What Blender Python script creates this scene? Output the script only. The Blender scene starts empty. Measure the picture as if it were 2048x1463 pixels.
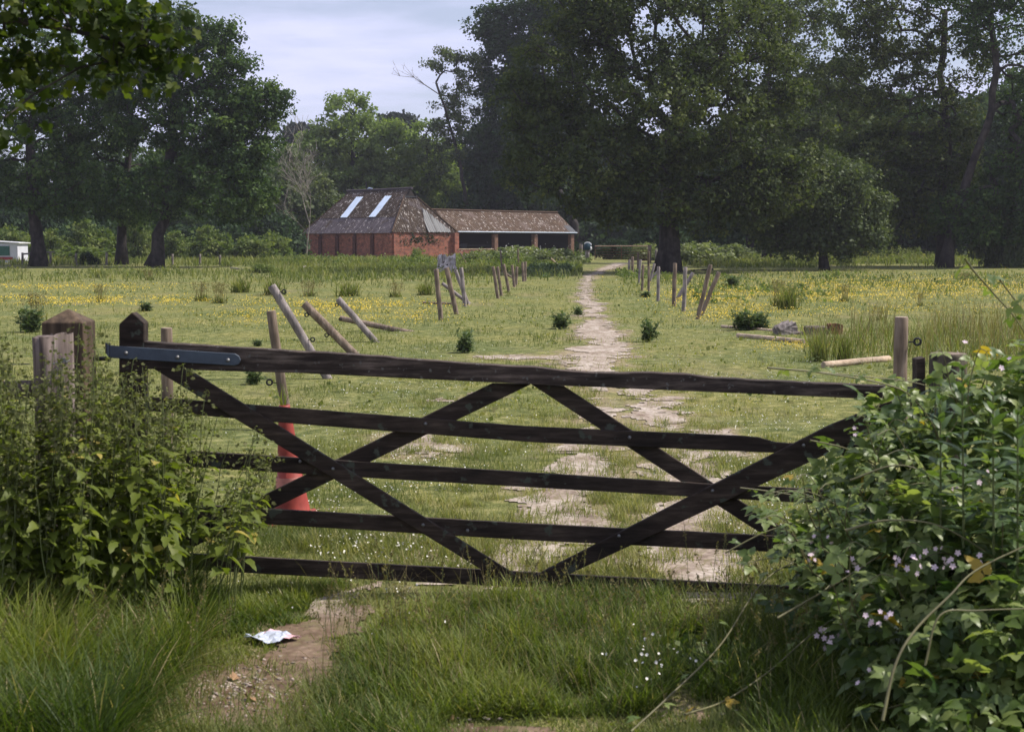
import bpy, bmesh, math, random
import numpy as np
from mathutils import Vector
R = math.radians
rng = np.random.default_rng(7)
random.seed(7)
scene = bpy.context.scene
COL = scene.collection

# ------------------------------------------------------------------ camera, world, sun
F, CX, CY, HOR, CAMZ = 2800.0, 1024.0, 731.5, 490.0, 1.775
PITCH = math.atan((CY - HOR) / F)
cam = bpy.data.cameras.new('camera'); camo = bpy.data.objects.new('camera', cam); COL.objects.link(camo)
camo.location = (0, 0, CAMZ); camo.rotation_euler = (math.pi / 2 - PITCH, 0, 0)
cam.sensor_width = 36; cam.lens = F / 2048 * 36
cam.clip_start = 0.1; cam.clip_end = 5000
cam.dof.use_dof = True; cam.dof.focus_distance = 22.0; cam.dof.aperture_fstop = cam.lens / 7.0
scene.camera = camo
SUN_EL, SUN_AZ = R(53), math.atan2(0.985, 0.17)      # azimuth measured from +Y towards +X
w = bpy.data.worlds.new('World'); scene.world = w; w.use_nodes = True
nt = w.node_tree; nt.nodes.clear()
def N(t, nt, **k):
    n = nt.nodes.new(t)
    for a, b in k.items(): setattr(n, a, b)
    return n
out = N('ShaderNodeOutputWorld', nt); bg = N('ShaderNodeBackground', nt)
sky = N('ShaderNodeTexSky', nt, sky_type='NISHITA', sun_disc=False, sun_elevation=SUN_EL, sun_rotation=SUN_AZ)
sky.dust_density = 1.5; sky.ozone_density = 1.6
tc = N('ShaderNodeTexCoord', nt); mp = N('ShaderNodeMapping', nt); mp.inputs['Scale'].default_value = (2.2, 2.2, 13.0)
nz = N('ShaderNodeTexNoise', nt); nz.inputs['Scale'].default_value = 1.6; nz.inputs['Detail'].default_value = 6; nz.inputs['Roughness'].default_value = .55
cr = N('ShaderNodeValToRGB', nt); cr.color_ramp.elements[0].position = .42; cr.color_ramp.elements[1].position = .60
cr.color_ramp.elements[0].color = (.42, .42, .42, 1); cr.color_ramp.elements[1].color = (.92, .92, .92, 1)
mx = N('ShaderNodeMix', nt, data_type='RGBA'); mx.inputs[7].default_value = (7.4, 7.6, 10.3, 1)
L = nt.links.new
L(tc.outputs['Generated'], mp.inputs[0]); L(mp.outputs[0], nz.inputs['Vector']); L(nz.outputs['Fac'], cr.inputs[0])
L(cr.outputs[0], mx.inputs[0]); L(sky.outputs[0], mx.inputs[6]); L(mx.outputs[2], bg.inputs[0]); L(bg.outputs[0], out.inputs[0])
bg.inputs[1].default_value = 0.10
sl = bpy.data.lights.new('sun', 'SUN'); so = bpy.data.objects.new('sun', sl); COL.objects.link(so)
sl.energy = 4.9; sl.angle = R(0.6); sl.color = (1.0, .94, .84)
sd = Vector((math.cos(SUN_EL) * math.sin(SUN_AZ), math.cos(SUN_EL) * math.cos(SUN_AZ), math.sin(SUN_EL)))
so.rotation_euler = sd.to_track_quat('Z', 'Y').to_euler(); so.location = (0, 0, 40)
vs = scene.view_settings; vs.view_transform = 'Standard'; vs.look = 'None'; vs.exposure = 0.18; vs.gamma = 1
scene.cycles.max_bounces = 6; scene.cycles.transparent_max_bounces = 8

# ------------------------------------------------------------------ numeric helpers
def _h(i, j, s):
    n = (i.astype(np.int64) * 374761393 + j.astype(np.int64) * 668265263 + s * 974711) & 0x7fffffff
    n = ((n ^ (n >> 13)) * 1274126177) & 0x7fffffff
    return ((n ^ (n >> 16)) & 0xffff) / 65535.0
def vn(x, y, s=0):
    x = np.asarray(x, float); y = np.asarray(y, float)
    i = np.floor(x); j = np.floor(y); u = x - i; v = y - j
    u = u * u * (3 - 2 * u); v = v * v * (3 - 2 * v)
    i = i.astype(np.int64); j = j.astype(np.int64)
    a = _h(i, j, s); b = _h(i + 1, j, s); c = _h(i, j + 1, s); d = _h(i + 1, j + 1, s)
    return (a * (1 - u) + b * u) * (1 - v) + (c * (1 - u) + d * u) * v
def fbm(x, y, s=0, o=3):
    t = 0; a = .5; k = 0
    for q in range(o):
        t = t + a * vn(x * 2 ** q, y * 2 ** q, s + q); k += a; a *= .5
    return t / k
def sst(a, b, x):
    t = np.clip((x - a) / (b - a), 0, 1); return t * t * (3 - 2 * t)
def terrain(x, y):
    x = np.asarray(x, float); y = np.asarray(y, float)
    z = .45 * sst(60, 130, y)
    near = 1 - sst(7.6, 9.5, y)
    z = z + near * (.10 * np.exp(-((x + 2.3) / 1.2) ** 2 - ((y - 5.3) / 1.4) ** 2) + .06 * np.exp(-((x - .0) / .8) ** 2 - ((y - 6.2) / .7) ** 2))
    z = z + (fbm(x * .9, y * .9, 5) - .5) * .05 * (1 - sst(30, 60, y)) + (fbm(x * .12, y * .12, 9) - .5) * .16 * sst(15, 40, y) 
    return z
cp, sp_ = math.cos(PITCH), math.sin(PITCH)
def ray(px, py):
    a = (np.asarray(px, float) - CX) / F; b = (CY - np.asarray(py, float)) / F
    return a, cp + b * sp_, -sp_ + b * cp
def P(px, py, Y):
    a, b, c = ray(px, py); t = Y / b
    return Vector((float(a * t), float(Y), float(CAMZ + c * t)))
def Garr(px, py):
    a, b, c = ray(px, py); z = np.zeros_like(a)
    for _ in range(10):
        t = (CAMZ - z) / (-c); z = .5 * z + .5 * terrain(a * t, b * t)
    t = (CAMZ - z) / (-c)
    return a * t, b * t, terrain(a * t, b * t)
def G(px, py):
    x, y, z = Garr(np.array([float(px)]), np.array([float(py)]))
    return Vector((float(x[0]), float(y[0]), float(z[0])))
def gz(x, y): return float(terrain(np.array([x]), np.array([y]))[0])

def link(o, parent=None):
    COL.objects.link(o)
    if parent is not None: o.parent = parent
    return o
def tag(o, label=None, cat=None, group=None, kind=None):
    if label: o['label'] = label
    if cat: o['category'] = cat
    if group: o['group'] = group
    if kind: o['kind'] = kind
    return o
def empty(name, loc=(0, 0, 0), rz=0):
    o = bpy.data.objects.new(name, None); o.location = loc; o.rotation_euler = (0, 0, rz); o.empty_display_size = .2
    return link(o)
def npmesh(name, V, loops, starts, mats, parent=None, tint=None, smooth=False, fmat=None, loc=None):
    me = bpy.data.meshes.new(name)
    V = np.asarray(V, np.float32)
    if loc is not None: V = V - np.asarray(loc, np.float32)
    me.vertices.add(len(V)); me.vertices.foreach_set('co', V.ravel())
    loops = np.asarray(loops, np.int32); starts = np.asarray(starts, np.int32)
    me.loops.add(len(loops)); me.loops.foreach_set('vertex_index', loops)
    me.polygons.add(len(starts)); me.polygons.foreach_set('loop_start', starts)
    if smooth: me.polygons.foreach_set('use_smooth', np.ones(len(starts), bool))
    if fmat is not None: me.polygons.foreach_set('material_index', np.asarray(fmat, np.int32))
    if tint is not None:
        at = me.attributes.new('tint', 'FLOAT', 'POINT'); at.data.foreach_set('value', np.asarray(tint, np.float32))
    me.update(calc_edges=True)
    for m in (mats if isinstance(mats, (list, tuple)) else [mats]): me.materials.append(m)
    o = bpy.data.objects.new(name, me)
    if loc is not None: o.location = loc
    return link(o, parent)
def norm(a): return a / np.maximum(np.linalg.norm(a, axis=-1, keepdims=True), 1e-9)
def frames(d, n):
    d = norm(d); s = norm(np.cross(d, n)); n2 = np.cross(s, d)
    return np.stack([s, d, n2], axis=-1)       # columns: side, along, normal
def scatter(name, T, faces, pos, M, scale, tint, mat, parent=None, smooth=False, loc=None):
    T = np.asarray(T, float); K = len(T); n = len(pos)
    scale = np.asarray(scale, float)
    if scale.ndim == 1: scale = scale[:, None].repeat(3, 1)
    V = np.einsum('nij,nkj->nki', M, T[None] * scale[:, None, :]) + np.asarray(pos)[:, None, :]
    fl = np.concatenate([np.array(f) for f in faces]); ls = np.array([len(f) for f in faces])
    st = np.concatenate([[0], np.cumsum(ls)[:-1]])
    loops = (fl[None] + (np.arange(n) * K)[:, None]).ravel()
    starts = (st[None] + (np.arange(n) * len(fl))[:, None]).ravel()
    return npmesh(name, V.reshape(-1, 3), loops, starts, mat, parent, np.repeat(tint, K) if tint is not None else None, smooth, loc=loc)
def tubes(P0, P1, R0, R1, sides=5):
    P0 = np.asarray(P0, float); P1 = np.asarray(P1, float); n = len(P0)
    d = norm(P1 - P0); up = np.where(np.abs(d[:, 2:3]) > .9, [[1., 0, 0]], [[0, 0, 1.]])
    a = norm(np.cross(d, up)); b = np.cross(d, a)
    th = np.arange(sides) * 2 * math.pi / sides
    ring = a[:, None] * np.cos(th)[None, :, None] + b[:, None] * np.sin(th)[None, :, None]
    V = np.concatenate([P0[:, None] + ring * np.asarray(R0)[:, None, None], P1[:, None] + ring * np.asarray(R1)[:, None, None]], 1)
    k = np.arange(sides); k2 = (k + 1) % sides
    f = np.stack([k, k2, k2 + sides, k + sides], 1).ravel()
    loops = (f[None] + (np.arange(n) * 2 * sides)[:, None]).ravel()
    return V.reshape(-1, 3), loops, np.arange(n * sides) * 4
def rand_dir(n):
    return norm(rng.normal(size=(n, 3)))

class MB:
    def __init__(s): s.v = []; s.f = []; s.m = []
    def add(s, vs, fs, m=0):
        k = len(s.v); s.v += [tuple(v) for v in vs]; s.f += [tuple(i + k for i in f) for f in fs]; s.m += [m] * len(fs)
    def box(s, c, d, m=0, rot=None):
        vs = []
        for z in (-.5, .5):
            for x, y in ((-.5, -.5), (.5, -.5), (.5, .5), (-.5, .5)):
                p = Vector((x * d[0], y * d[1], z * d[2]))
                if rot is not None: p = rot @ p
                vs.append(p + Vector(c))
        s.add(vs, [(0, 3, 2, 1), (4, 5, 6, 7), (0, 1, 5, 4), (1, 2, 6, 5), (2, 3, 7, 6), (3, 0, 4, 7)], m)
    def tube(s, pts, rad, sides=10, m=0, caps=True, mcap=None, wob=0.0):
        pts = [Vector(p) for p in pts]
        if not isinstance(rad, (list, tuple)): rad = [rad] * len(pts)
        rings = []; a = None
        for i, p in enumerate(pts):
            d = (pts[min(i + 1, len(pts) - 1)] - pts[max(i - 1, 0)]).normalized()
            if a is None:
                a = d.cross(Vector((0, 0, 1)) if abs(d.z) < .9 else Vector((1, 0, 0))).normalized()
            a = (a - d * a.dot(d)).normalized(); b = d.cross(a)
            rings.append([p + (a * math.cos(2 * math.pi * k / sides) + b * math.sin(2 * math.pi * k / sides)) * rad[i] * (1 + wob * (random.random() - .5)) for k in range(sides)])
        vs = [v for r in rings for v in r]; fs = []
        for i in range(len(pts) - 1):
            for k in range(sides):
                k2 = (k + 1) % sides
                fs.append((i * sides + k, i * sides + k2, (i + 1) * sides + k2, (i + 1) * sides + k))
        s.add(vs, fs, m)
        if caps:
            n0 = len(s.v) - len(vs)
            s.f.append(tuple(n0 + k for k in range(sides))[::-1]); s.m.append(m)
            s.f.append(tuple(n0 + (len(pts) - 1) * sides + k for k in range(sides))); s.m.append(m if mcap is None else mcap)
    def prism(s, poly, ax, e0, e1, m=0):
        """poly: list of (x,z) ; extruded along y from e0 to e1"""
        n = len(poly); vs = [(p[0], e0, p[1]) for p in poly] + [(p[0], e1, p[1]) for p in poly]
        s.add(vs, [tuple(range(n)), tuple(range(n, 2 * n))[::-1]] + [(i, i + n, (i + 1) % n + n, (i + 1) % n) for i in range(n)], m)
    def build(s, name, mats, parent=None, smooth=False, loc=None, bevel=0):
        me = bpy.data.meshes.new(name)
        vs = s.v
        if loc is not None: vs = [(v[0] - loc[0], v[1] - loc[1], v[2] - loc[2]) for v in vs]
        me.from_pydata(vs, [], s.f)
        for m in (mats if isinstance(mats, (list, tuple)) else [mats]): me.materials.append(m)
        me.polygons.foreach_set('material_index', s.m)
        bm = bmesh.new(); bm.from_mesh(me); bmesh.ops.recalc_face_normals(bm, faces=bm.faces)
        if bevel: bmesh.ops.bevel(bm, geom=[e for e in bm.edges if e.calc_face_angle(0) > .6], offset=bevel, segments=1, affect='EDGES')
        bm.to_mesh(me); bm.free()
        if smooth: me.polygons.foreach_set('use_smooth', [True] * len(me.polygons))
        me.update()
        o = bpy.data.objects.new(name, me)
        if loc is not None and parent is None: o.location = loc
        return link(o, parent)

# ------------------------------------------------------------------ materials
MATS = {}
def newmat(name):
    m = bpy.data.materials.new(name); m.use_nodes = True; m.node_tree.nodes.clear(); return m, m.node_tree
def ramp(nt, stops):
    r = N('ShaderNodeValToRGB', nt); e = r.color_ramp.elements
    while len(e) < len(stops): e.new(.5)
    for k, (p, c) in enumerate(stops): e[k].position = p; e[k].color = (*c, 1)
    return r
def noise(nt, scale, detail=4, rough=.55, vec=None, dist=0):
    n = N('ShaderNodeTexNoise', nt); n.inputs['Scale'].default_value = scale; n.inputs['Detail'].default_value = detail
    n.inputs['Roughness'].default_value = rough; n.inputs['Distortion'].default_value = dist
    if vec is not None: nt.links.new(vec, n.inputs['Vector'])
    return n
def mapping(nt, sock, scale):
    m = N('ShaderNodeMapping', nt); m.inputs['Scale'].default_value = scale; nt.links.new(sock, m.inputs[0]); return m.outputs[0]
def mixc(nt, fac, a, b, mode='MIX'):
    m = N('ShaderNodeMix', nt, data_type='RGBA', blend_type=mode)
    for i, v in ((0, fac), (6, a), (7, b)):
        if isinstance(v, bpy.types.NodeSocket): nt.links.new(v, m.inputs[i])
        elif i == 0: m.inputs[0].default_value = v
        else: m.inputs[i].default_value = (*v, 1)
    return m.outputs[2]
def finish(m, nt, col, rough=.8, spec=.3, bump=None, bstr=.3, bdist=.01, metal=0):
    b = N('ShaderNodeBsdfPrincipled', nt); o = N('ShaderNodeOutputMaterial', nt)
    if isinstance(col, bpy.types.NodeSocket): nt.links.new(col, b.inputs['Base Color'])
    else: b.inputs['Base Color'].default_value = (*col, 1)
    b.inputs['Roughness'].default_value = rough; b.inputs['Specular IOR Level'].default_value = spec; b.inputs['Metallic'].default_value = metal
    if bump is not None:
        bp = N('ShaderNodeBump', nt); bp.inputs['Strength'].default_value = bstr; bp.inputs['Distance'].default_value = bdist
        nt.links.new(bump, bp.inputs['Height']); nt.links.new(bp.outputs[0], b.inputs['Normal'])
    nt.links.new(b.outputs[0], o.inputs[0]); return b
def foliage(name, c0, c1, c2, trans=.35, rough=.5, spec=.35, wild=None):
    m, nt = newmat(name)
    a = N('ShaderNodeAttribute', nt); a.attribute_name = 'tint'
    st = [(0, c0), (.5, c1), (.93, c2)]
    if wild: st += [(.97, wild)]
    r = ramp(nt, st); nt.links.new(a.outputs['Fac'], r.inputs[0])
    b = N('ShaderNodeBsdfPrincipled', nt); b.inputs['Roughness'].default_value = rough; b.inputs['Specular IOR Level'].default_value = spec
    t = N('ShaderNodeBsdfTranslucent', nt); mxs = N('ShaderNodeMixShader', nt); o = N('ShaderNodeOutputMaterial', nt)
    tcl = mixc(nt, 1.0, r.outputs[0], (1.25, 1.35, .55), 'MULTIPLY')
    nt.links.new(r.outputs[0], b.inputs['Base Color']); nt.links.new(tcl, t.inputs[0])
    mxs.inputs[0].default_value = trans
    nt.links.new(b.outputs[0], mxs.inputs[1]); nt.links.new(t.outputs[0], mxs.inputs[2]); nt.links.new(mxs.outputs[0], o.inputs[0])
    return m
def wood(name, c0, c1, c2, scale=(30, 30, 3), spots=None, rough=.85, bstr=.5):
    m, nt = newmat(name); t = N('ShaderNodeTexCoord', nt)
    v = mapping(nt, t.outputs['Object'], scale)
    n = noise(nt, 1.0, 6, .65, v); r = ramp(nt, [(.3, c0), (.5, c1), (.7, c2)]); nt.links.new(n.outputs['Fac'], r.inputs[0])
    n2 = noise(nt, 3.0, 3, .5, t.outputs['Object']); r2 = ramp(nt, [(.35, (.6, .6, .6)), (.65, (1.25, 1.22, 1.2))]); nt.links.new(n2.outputs['Fac'], r2.inputs[0])
    c = mixc(nt, 1.0, r.outputs[0], r2.outputs[0], 'MULTIPLY')
    if spots:
        n3 = noise(nt, spots[1], 3, .6, t.outputs['Object']); r3 = ramp(nt, [(spots[2], (0, 0, 0)), (spots[2] + .05, (1, 1, 1))]); nt.links.new(n3.outputs['Fac'], r3.inputs[0])
        c = mixc(nt, r3.outputs[0], c, spots[0])
    finish(m, nt, c, rough, .25, n.outputs['Fac'], bstr, .01)
    return m
def plain(name, col, rough=.6, spec=.4, metal=0, var=.25, scale=12):
    m, nt = newmat(name); t = N('ShaderNodeTexCoord', nt); n = noise(nt, scale, 5, .6, t.outputs['Object'])
    r = ramp(nt, [(.3, tuple(c * (1 - var) for c in col)), (.7, tuple(min(1, c * (1 + var)) for c in col))]); nt.links.new(n.outputs['Fac'], r.inputs[0])
    finish(m, nt, r.outputs[0], rough, spec, n.outputs['Fac'], .2, .01, metal); return m

M_OAK = foliage('oak_leaves', (.022, .046, .014), (.050, .092, .024), (.11, .165, .042), .34, .6, .15)
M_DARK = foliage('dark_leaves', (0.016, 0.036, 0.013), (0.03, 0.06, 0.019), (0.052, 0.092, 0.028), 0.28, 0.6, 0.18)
M_OAKC = foliage('old_oak_leaves', (.030, .046, .015), (.066, .090, .027), (.14, .165, .048), .34, .6, .15)
M_LIGHT = foliage('ash_leaves', (.10, .15, .045), (.17, .23, .07), (.25, .31, .11), .45, .6, .2)
M_GREY = foliage('willow_leaves', (0.055, 0.08, 0.034), (0.095, 0.125, 0.052), (0.15, 0.18, 0.075), 0.34, 0.6, 0.2)
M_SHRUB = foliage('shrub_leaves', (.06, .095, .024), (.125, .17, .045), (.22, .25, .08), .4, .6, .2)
M_UMB = foliage('pale_hedge_leaves', (.11, .145, .06), (.20, .235, .11), (.33, .35, .21), .4, .6, .2)
M_PINE = foliage('pine_needles', (.010, .020, .012), (.018, .034, .018), (.03, .05, .025), .1)
M_GRASS = foliage('lawn_blades', (.095, .125, .036), (.195, .21, .066), (.38, .34, .16), .35, .6, .2)
M_LONG = foliage('long_grass_blades', (.040, .070, .012), (.105, .148, .022), (.21, .235, .05), .42, .5, .22, (.40, .33, .18))
M_ROUGH = foliage('rough_grass_blades', (.075, .105, .028), (.15, .18, .05), (.27, .26, .10), .38, .6, .2)
M_DOCK = foliage('dock_stalks', (0.1, 0.09, 0.035), (0.18, 0.15, 0.065), (0.27, 0.22, 0.11), 0.35, 0.7, 0.2)
M_THIS = foliage('thistle_leaves', (.055, .09, .038), (.10, .145, .062), (.17, .215, .10), .3, .6, .2)
M_NET = foliage('nettle_leaves', (0.075, 0.1, 0.018), (0.14, 0.18, 0.03), (0.23, 0.26, 0.06), 0.45, 0.5, 0.22, (.45, .37, .10))
M_NFL = foliage('nettle_tassels', (.09, .10, .04), (.13, .14, .06), (.17, .17, .08), .3, .8, .1)
M_BRA = foliage('bramble_leaves', (.035, .07, .02), (.115, .17, .045), (.28, .33, .11), .42, .40, .35, (.40, .28, .04))
M_HERB = foliage('willowherb_leaves', (.05, .09, .03), (.075, .125, .04), (.12, .18, .06), .35, .42, .4)
M_MAP = foliage('overhead_leaves', (.026, .044, .010), (.050, .076, .014), (.13, .155, .025), .5, .55, .15)
M_STEM = plain('green_stem', (.11, .13, .045), .6, .3, 0, .3, 20)
M_CANE = plain('bramble_cane', (.14, .13, .06), .55, .35, 0, .45, 5)
M_BARK = wood('oak_bark', (.022, .019, .018), (.042, .036, .034), (.07, .06, .055), (2.5, 2.5, .6), None, .95, .8)
M_PALEB = wood('pale_dead_bark', (.16, .145, .125), (.26, .235, .20), (.36, .33, .29), (4, 4, 1))
M_GATEW = wood('black_gate_wood', (.016, .011, .009), (.036, .026, .020), (.075, .056, .044), (5, 40, 40), ((.065, .072, .055), 13, .61))
M_GATETOP = wood('weathered_lit_top_rail', (.018, .013, .011), (.050, .037, .031), (.16, .125, .105), (4, 40, 40), ((.13, .125, .115), 26, .62))  # weathered grain; its pale tone also stands in for a sunlit top edge
M_POST = wood('fence_post_wood', (.10, .075, .055), (.19, .145, .11), (.30, .24, .19), (28, 28, 2.5), ((.06, .045, .04), 4, .66))
M_POSTG = wood('grey_post_wood', (.14, .12, .11), (.24, .21, .20), (.36, .32, .31), (28, 28, 2.5), ((.09, .075, .07), 4, .66))
M_END = wood('post_end_grain', (.26, .20, .14), (.38, .31, .23), (.48, .40, .31), (12, 12, 12))
M_GP = wood('gatepost_wood', (.045, .032, .024), (.10, .07, .048), (.17, .12, .08), (26, 26, 1.6), ((.022, .016, .014), 3, .6))
M_OLD = wood('old_split_wood', (.06, .045, .038), (.17, .135, .12), (.34, .28, .26), (34, 34, 1.8), ((.04, .028, .025), 6, .57))
M_PALE = wood('pale_pole_wood', (.30, .22, .15), (.45, .35, .25), (.58, .47, .36), (5, 30, 30))
M_STUMP = wood('grey_stump_wood', (.16, .14, .13), (.48, .44, .42), (.70, .66, .63), (7, 7, 1.0), ((.04, .03, .028), 3, .6))
M_STEEL = plain('blue_grey_steel', (.075, .095, .125), .55, .5, .3, .2, 14)
M_BLACK = plain('black_plastic', (.012, .012, .013), .5)
M_BOLT = plain('bolt_steel', (.22, .22, .22), .45, .5, .6)
M_RUST = plain('rusty_steel', (.16, .07, .04), .8, .3, .2, .5, 6)
M_CONE = plain('cone_plastic', (.30, .048, .034), .55, .35, 0, .45, 7)
M_CONEP = plain('cone_band', (.55, .22, .18), .6, .3, 0, .3, 12)
M_BUTTER = plain('buttercup_petal', (.72, .52, .02), .45, .4, 0, .1)
M_CLOVER = plain('clover_bloom', (.72, .70, .62), .8, .2, 0, .1)
M_PINK = plain('bramble_petal', (.62, .50, .54), .7, .2, 0, .15, 40)
M_STONE = plain('pebble_stone', (.38, .31, .26), .9, .2, 0, .35, 9)
M_DEADLEAF = plain('dead_leaf', (.34, .21, .12), .8, .2, 0, .35, 9)

# ground
def ground_mat():
    m, nt = newmat('meadow_turf'); g = N('ShaderNodeNewGeometry', nt); pos = g.outputs['Position']
    n1 = noise(nt, 5.0, 10, .78, pos); r1 = ramp(nt, [(.36, (.040, .052, .018)), (.5, (.15, .16, .054)), (.64, (.32, .29, .13))]); nt.links.new(n1.outputs['Fac'], r1.inputs[0])
    n2 = noise(nt, .35, 4, .6, pos); r2 = ramp(nt, [(.35, (.75, .85, .8)), (.6, (1.15, 1.1, 1.0))]); nt.links.new(n2.outputs['Fac'], r2.inputs[0])
    c = mixc(nt, 1.0, r1.outputs[0], r2.outputs[0], 'MULTIPLY')
    v = mapping(nt, pos, (.5, .16, 1)); n3 = noise(nt, 1.0, 5, .6, v); r3 = ramp(nt, [(.55, (0, 0, 0)), (.7, (.45, .45, .45))]); nt.links.new(n3.outputs['Fac'], r3.inputs[0])
    c = mixc(nt, r3.outputs[0], c, (.24, .19, .11))
    wa = N('ShaderNodeAttribute', nt); wa.attribute_name = 'tint'; n5 = noise(nt, 9, 5, .7, pos); r5 = ramp(nt, [(.35, (.17, .125, .08)), (.55, (.33, .26, .17)), (.72, (.46, .40, .30))]); nt.links.new(n5.outputs['Fac'], r5.inputs[0])
    c = mixc(nt, wa.outputs['Fac'], c, r5.outputs[0])
    n4 = noise(nt, 40, 4, .7, pos)
    finish(m, nt, c, .95, .1, n4.outputs['Fac'], .6, .04); return m
def dirt_mat():
    m, nt = newmat('bare_stony_dirt'); g = N('ShaderNodeNewGeometry', nt); pos = g.outputs['Position']
    v = mapping(nt, pos, (1, .55, 1)); n1 = noise(nt, 3.2, 8, .7, v); r1 = ramp(nt, [(.30, (.17, .12, .09)), (.44, (.33, .27, .22)), (.58, (.46, .40, .345)), (.75, (.58, .52, .46))]); nt.links.new(n1.outputs['Fac'], r1.inputs[0])
    vo = N('ShaderNodeTexVoronoi', nt); vo.inputs['Scale'].default_value = 28; nt.links.new(pos, vo.inputs['Vector'])
    r2 = ramp(nt, [(.0, (1.3, 1.28, 1.25)), (.45, (.9, .88, .86)), (.8, (.62, .58, .55))]); nt.links.new(vo.outputs['Distance'], r2.inputs[0])
    c = mixc(nt, .8, r1.outputs[0], r2.outputs[0], 'MULTIPLY')
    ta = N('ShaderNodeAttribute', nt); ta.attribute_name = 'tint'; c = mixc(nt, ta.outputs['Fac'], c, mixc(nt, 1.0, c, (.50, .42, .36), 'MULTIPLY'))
    n9 = noise(nt, 14, 5, .7, v); r9 = ramp(nt, [(.50, (0, 0, 0)), (.62, (.75, .75, .75))]); nt.links.new(n9.outputs['Fac'], r9.inputs[0]); c = mixc(nt, r9.outputs[0], c, (.17, .145, .075))
    finish(m, nt, c, .95, .15, vo.outputs['Distance'], -.5, .03); return m
def brick_mat():
    m, nt = newmat('old_red_brick'); uv = N('ShaderNodeUVMap', nt); t = N('ShaderNodeTexCoord', nt)
    b = N('ShaderNodeTexBrick', nt); nt.links.new(uv.outputs[0], b.inputs['Vector'])
    b.inputs['Color1'].default_value = (.38, .12, .068, 1); b.inputs['Color2'].default_value = (.22, .072, .046, 1); b.inputs['Mortar'].default_value = (.27, .20, .17, 1)
    b.inputs['Scale'].default_value = 1; b.inputs['Brick Width'].default_value = .24; b.inputs['Row Height'].default_value = .12; b.inputs['Mortar Size'].default_value = .012
    n = noise(nt, 1.6, 9, .8, mapping(nt, t.outputs['Object'], (1, 1, 1.6))); r = ramp(nt, [(.36, (.34, .36, .42)), (.48, (.80, .82, .85)), (.56, (1.05, 1.0, 1.0)), (.68, (1.35, 1.35, 1.35))]); nt.links.new(n.outputs['Fac'], r.inputs[0])
    c = mixc(nt, 1.0, b.outputs[0], r.outputs[0], 'MULTIPLY')
    n2 = noise(nt, 7, 5, .7, t.outputs['Object']); r2 = ramp(nt, [(.60, (0, 0, 0)), (.68, (.8, .8, .8))]); nt.links.new(n2.outputs['Fac'], r2.inputs[0])
    c = mixc(nt, r2.outputs[0], c, (.36, .20, .155))
    finish(m, nt, c, .9, .2, b.outputs['Fac'], -.3, .01); return m
def roof_mat(name, moss, grey, thr, lich=.60):
    m, nt = newmat(name); uv = N('ShaderNodeUVMap', nt)
    v = mapping(nt, uv.outputs[0], (3.6, .8, 1)); n = noise(nt, 1, 6, .7, v)
    r = ramp(nt, [(.33, tuple(c * .5 for c in moss)), (.5, moss), (.66, tuple(c * 1.5 for c in moss))]); nt.links.new(n.outputs['Fac'], r.inputs[0])
    n2 = noise(nt, .45, 5, .65, uv.outputs[0]); r2 = ramp(nt, [(thr, (0, 0, 0)), (thr + .1, (1, 1, 1))]); nt.links.new(n2.outputs['Fac'], r2.inputs[0])
    c = mixc(nt, r2.outputs[0], r.outputs[0], grey)
    v3 = mapping(nt, uv.outputs[0], (4.5, 1.6, 1)); n3 = noise(nt, 1.2, 5, .75, v3); r3 = ramp(nt, [(lich, (0, 0, 0)), (lich + .04, (1, 1, 1))]); nt.links.new(n3.outputs['Fac'], r3.inputs[0])
    c = mixc(nt, r3.outputs[0], c, (.50, .46, .43))
    finish(m, nt, c, .9, .2, n.outputs['Fac'], .5, .03); return m
M_GROUND = ground_mat(); M_DIRT = dirt_mat(); M_BRICK = brick_mat()
M_ROOF = roof_mat('mossy_roof_sheet', (.045, .031, .022), (.085, .070, .072), .54, .575)
M_ROOFG = roof_mat('grey_roof_sheet', (.082, .068, .075), (.055, .040, .026), .54, .585)
M_ROOFB = roof_mat('brown_roof_sheet', (.078, .050, .032), (.13, .095, .08), .52, .575)
M_CLEAN = plain('bare_metal_sheet', (.05, .052, .06), .5, .5, .2, .15, 2)
M_SKYL = plain('skylight_sheet', (.62, .72, .86), .35, .5, 0, .12, 2)
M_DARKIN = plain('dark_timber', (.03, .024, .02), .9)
M_PIER = plain('grimy_brick_pier', (.20, .12, .09), .95, .1, 0, .35, 5)
M_WHITEW = plain('white_shed_wall', (.62, .63, .70), .7, .3, 0, .06, 2)
M_DKBRICK = plain('dark_mottled_brick', (.10, .05, .042), .95, .1, 0, .45, 6)  # darker than the wall brick; used on the middle buttresses

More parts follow.
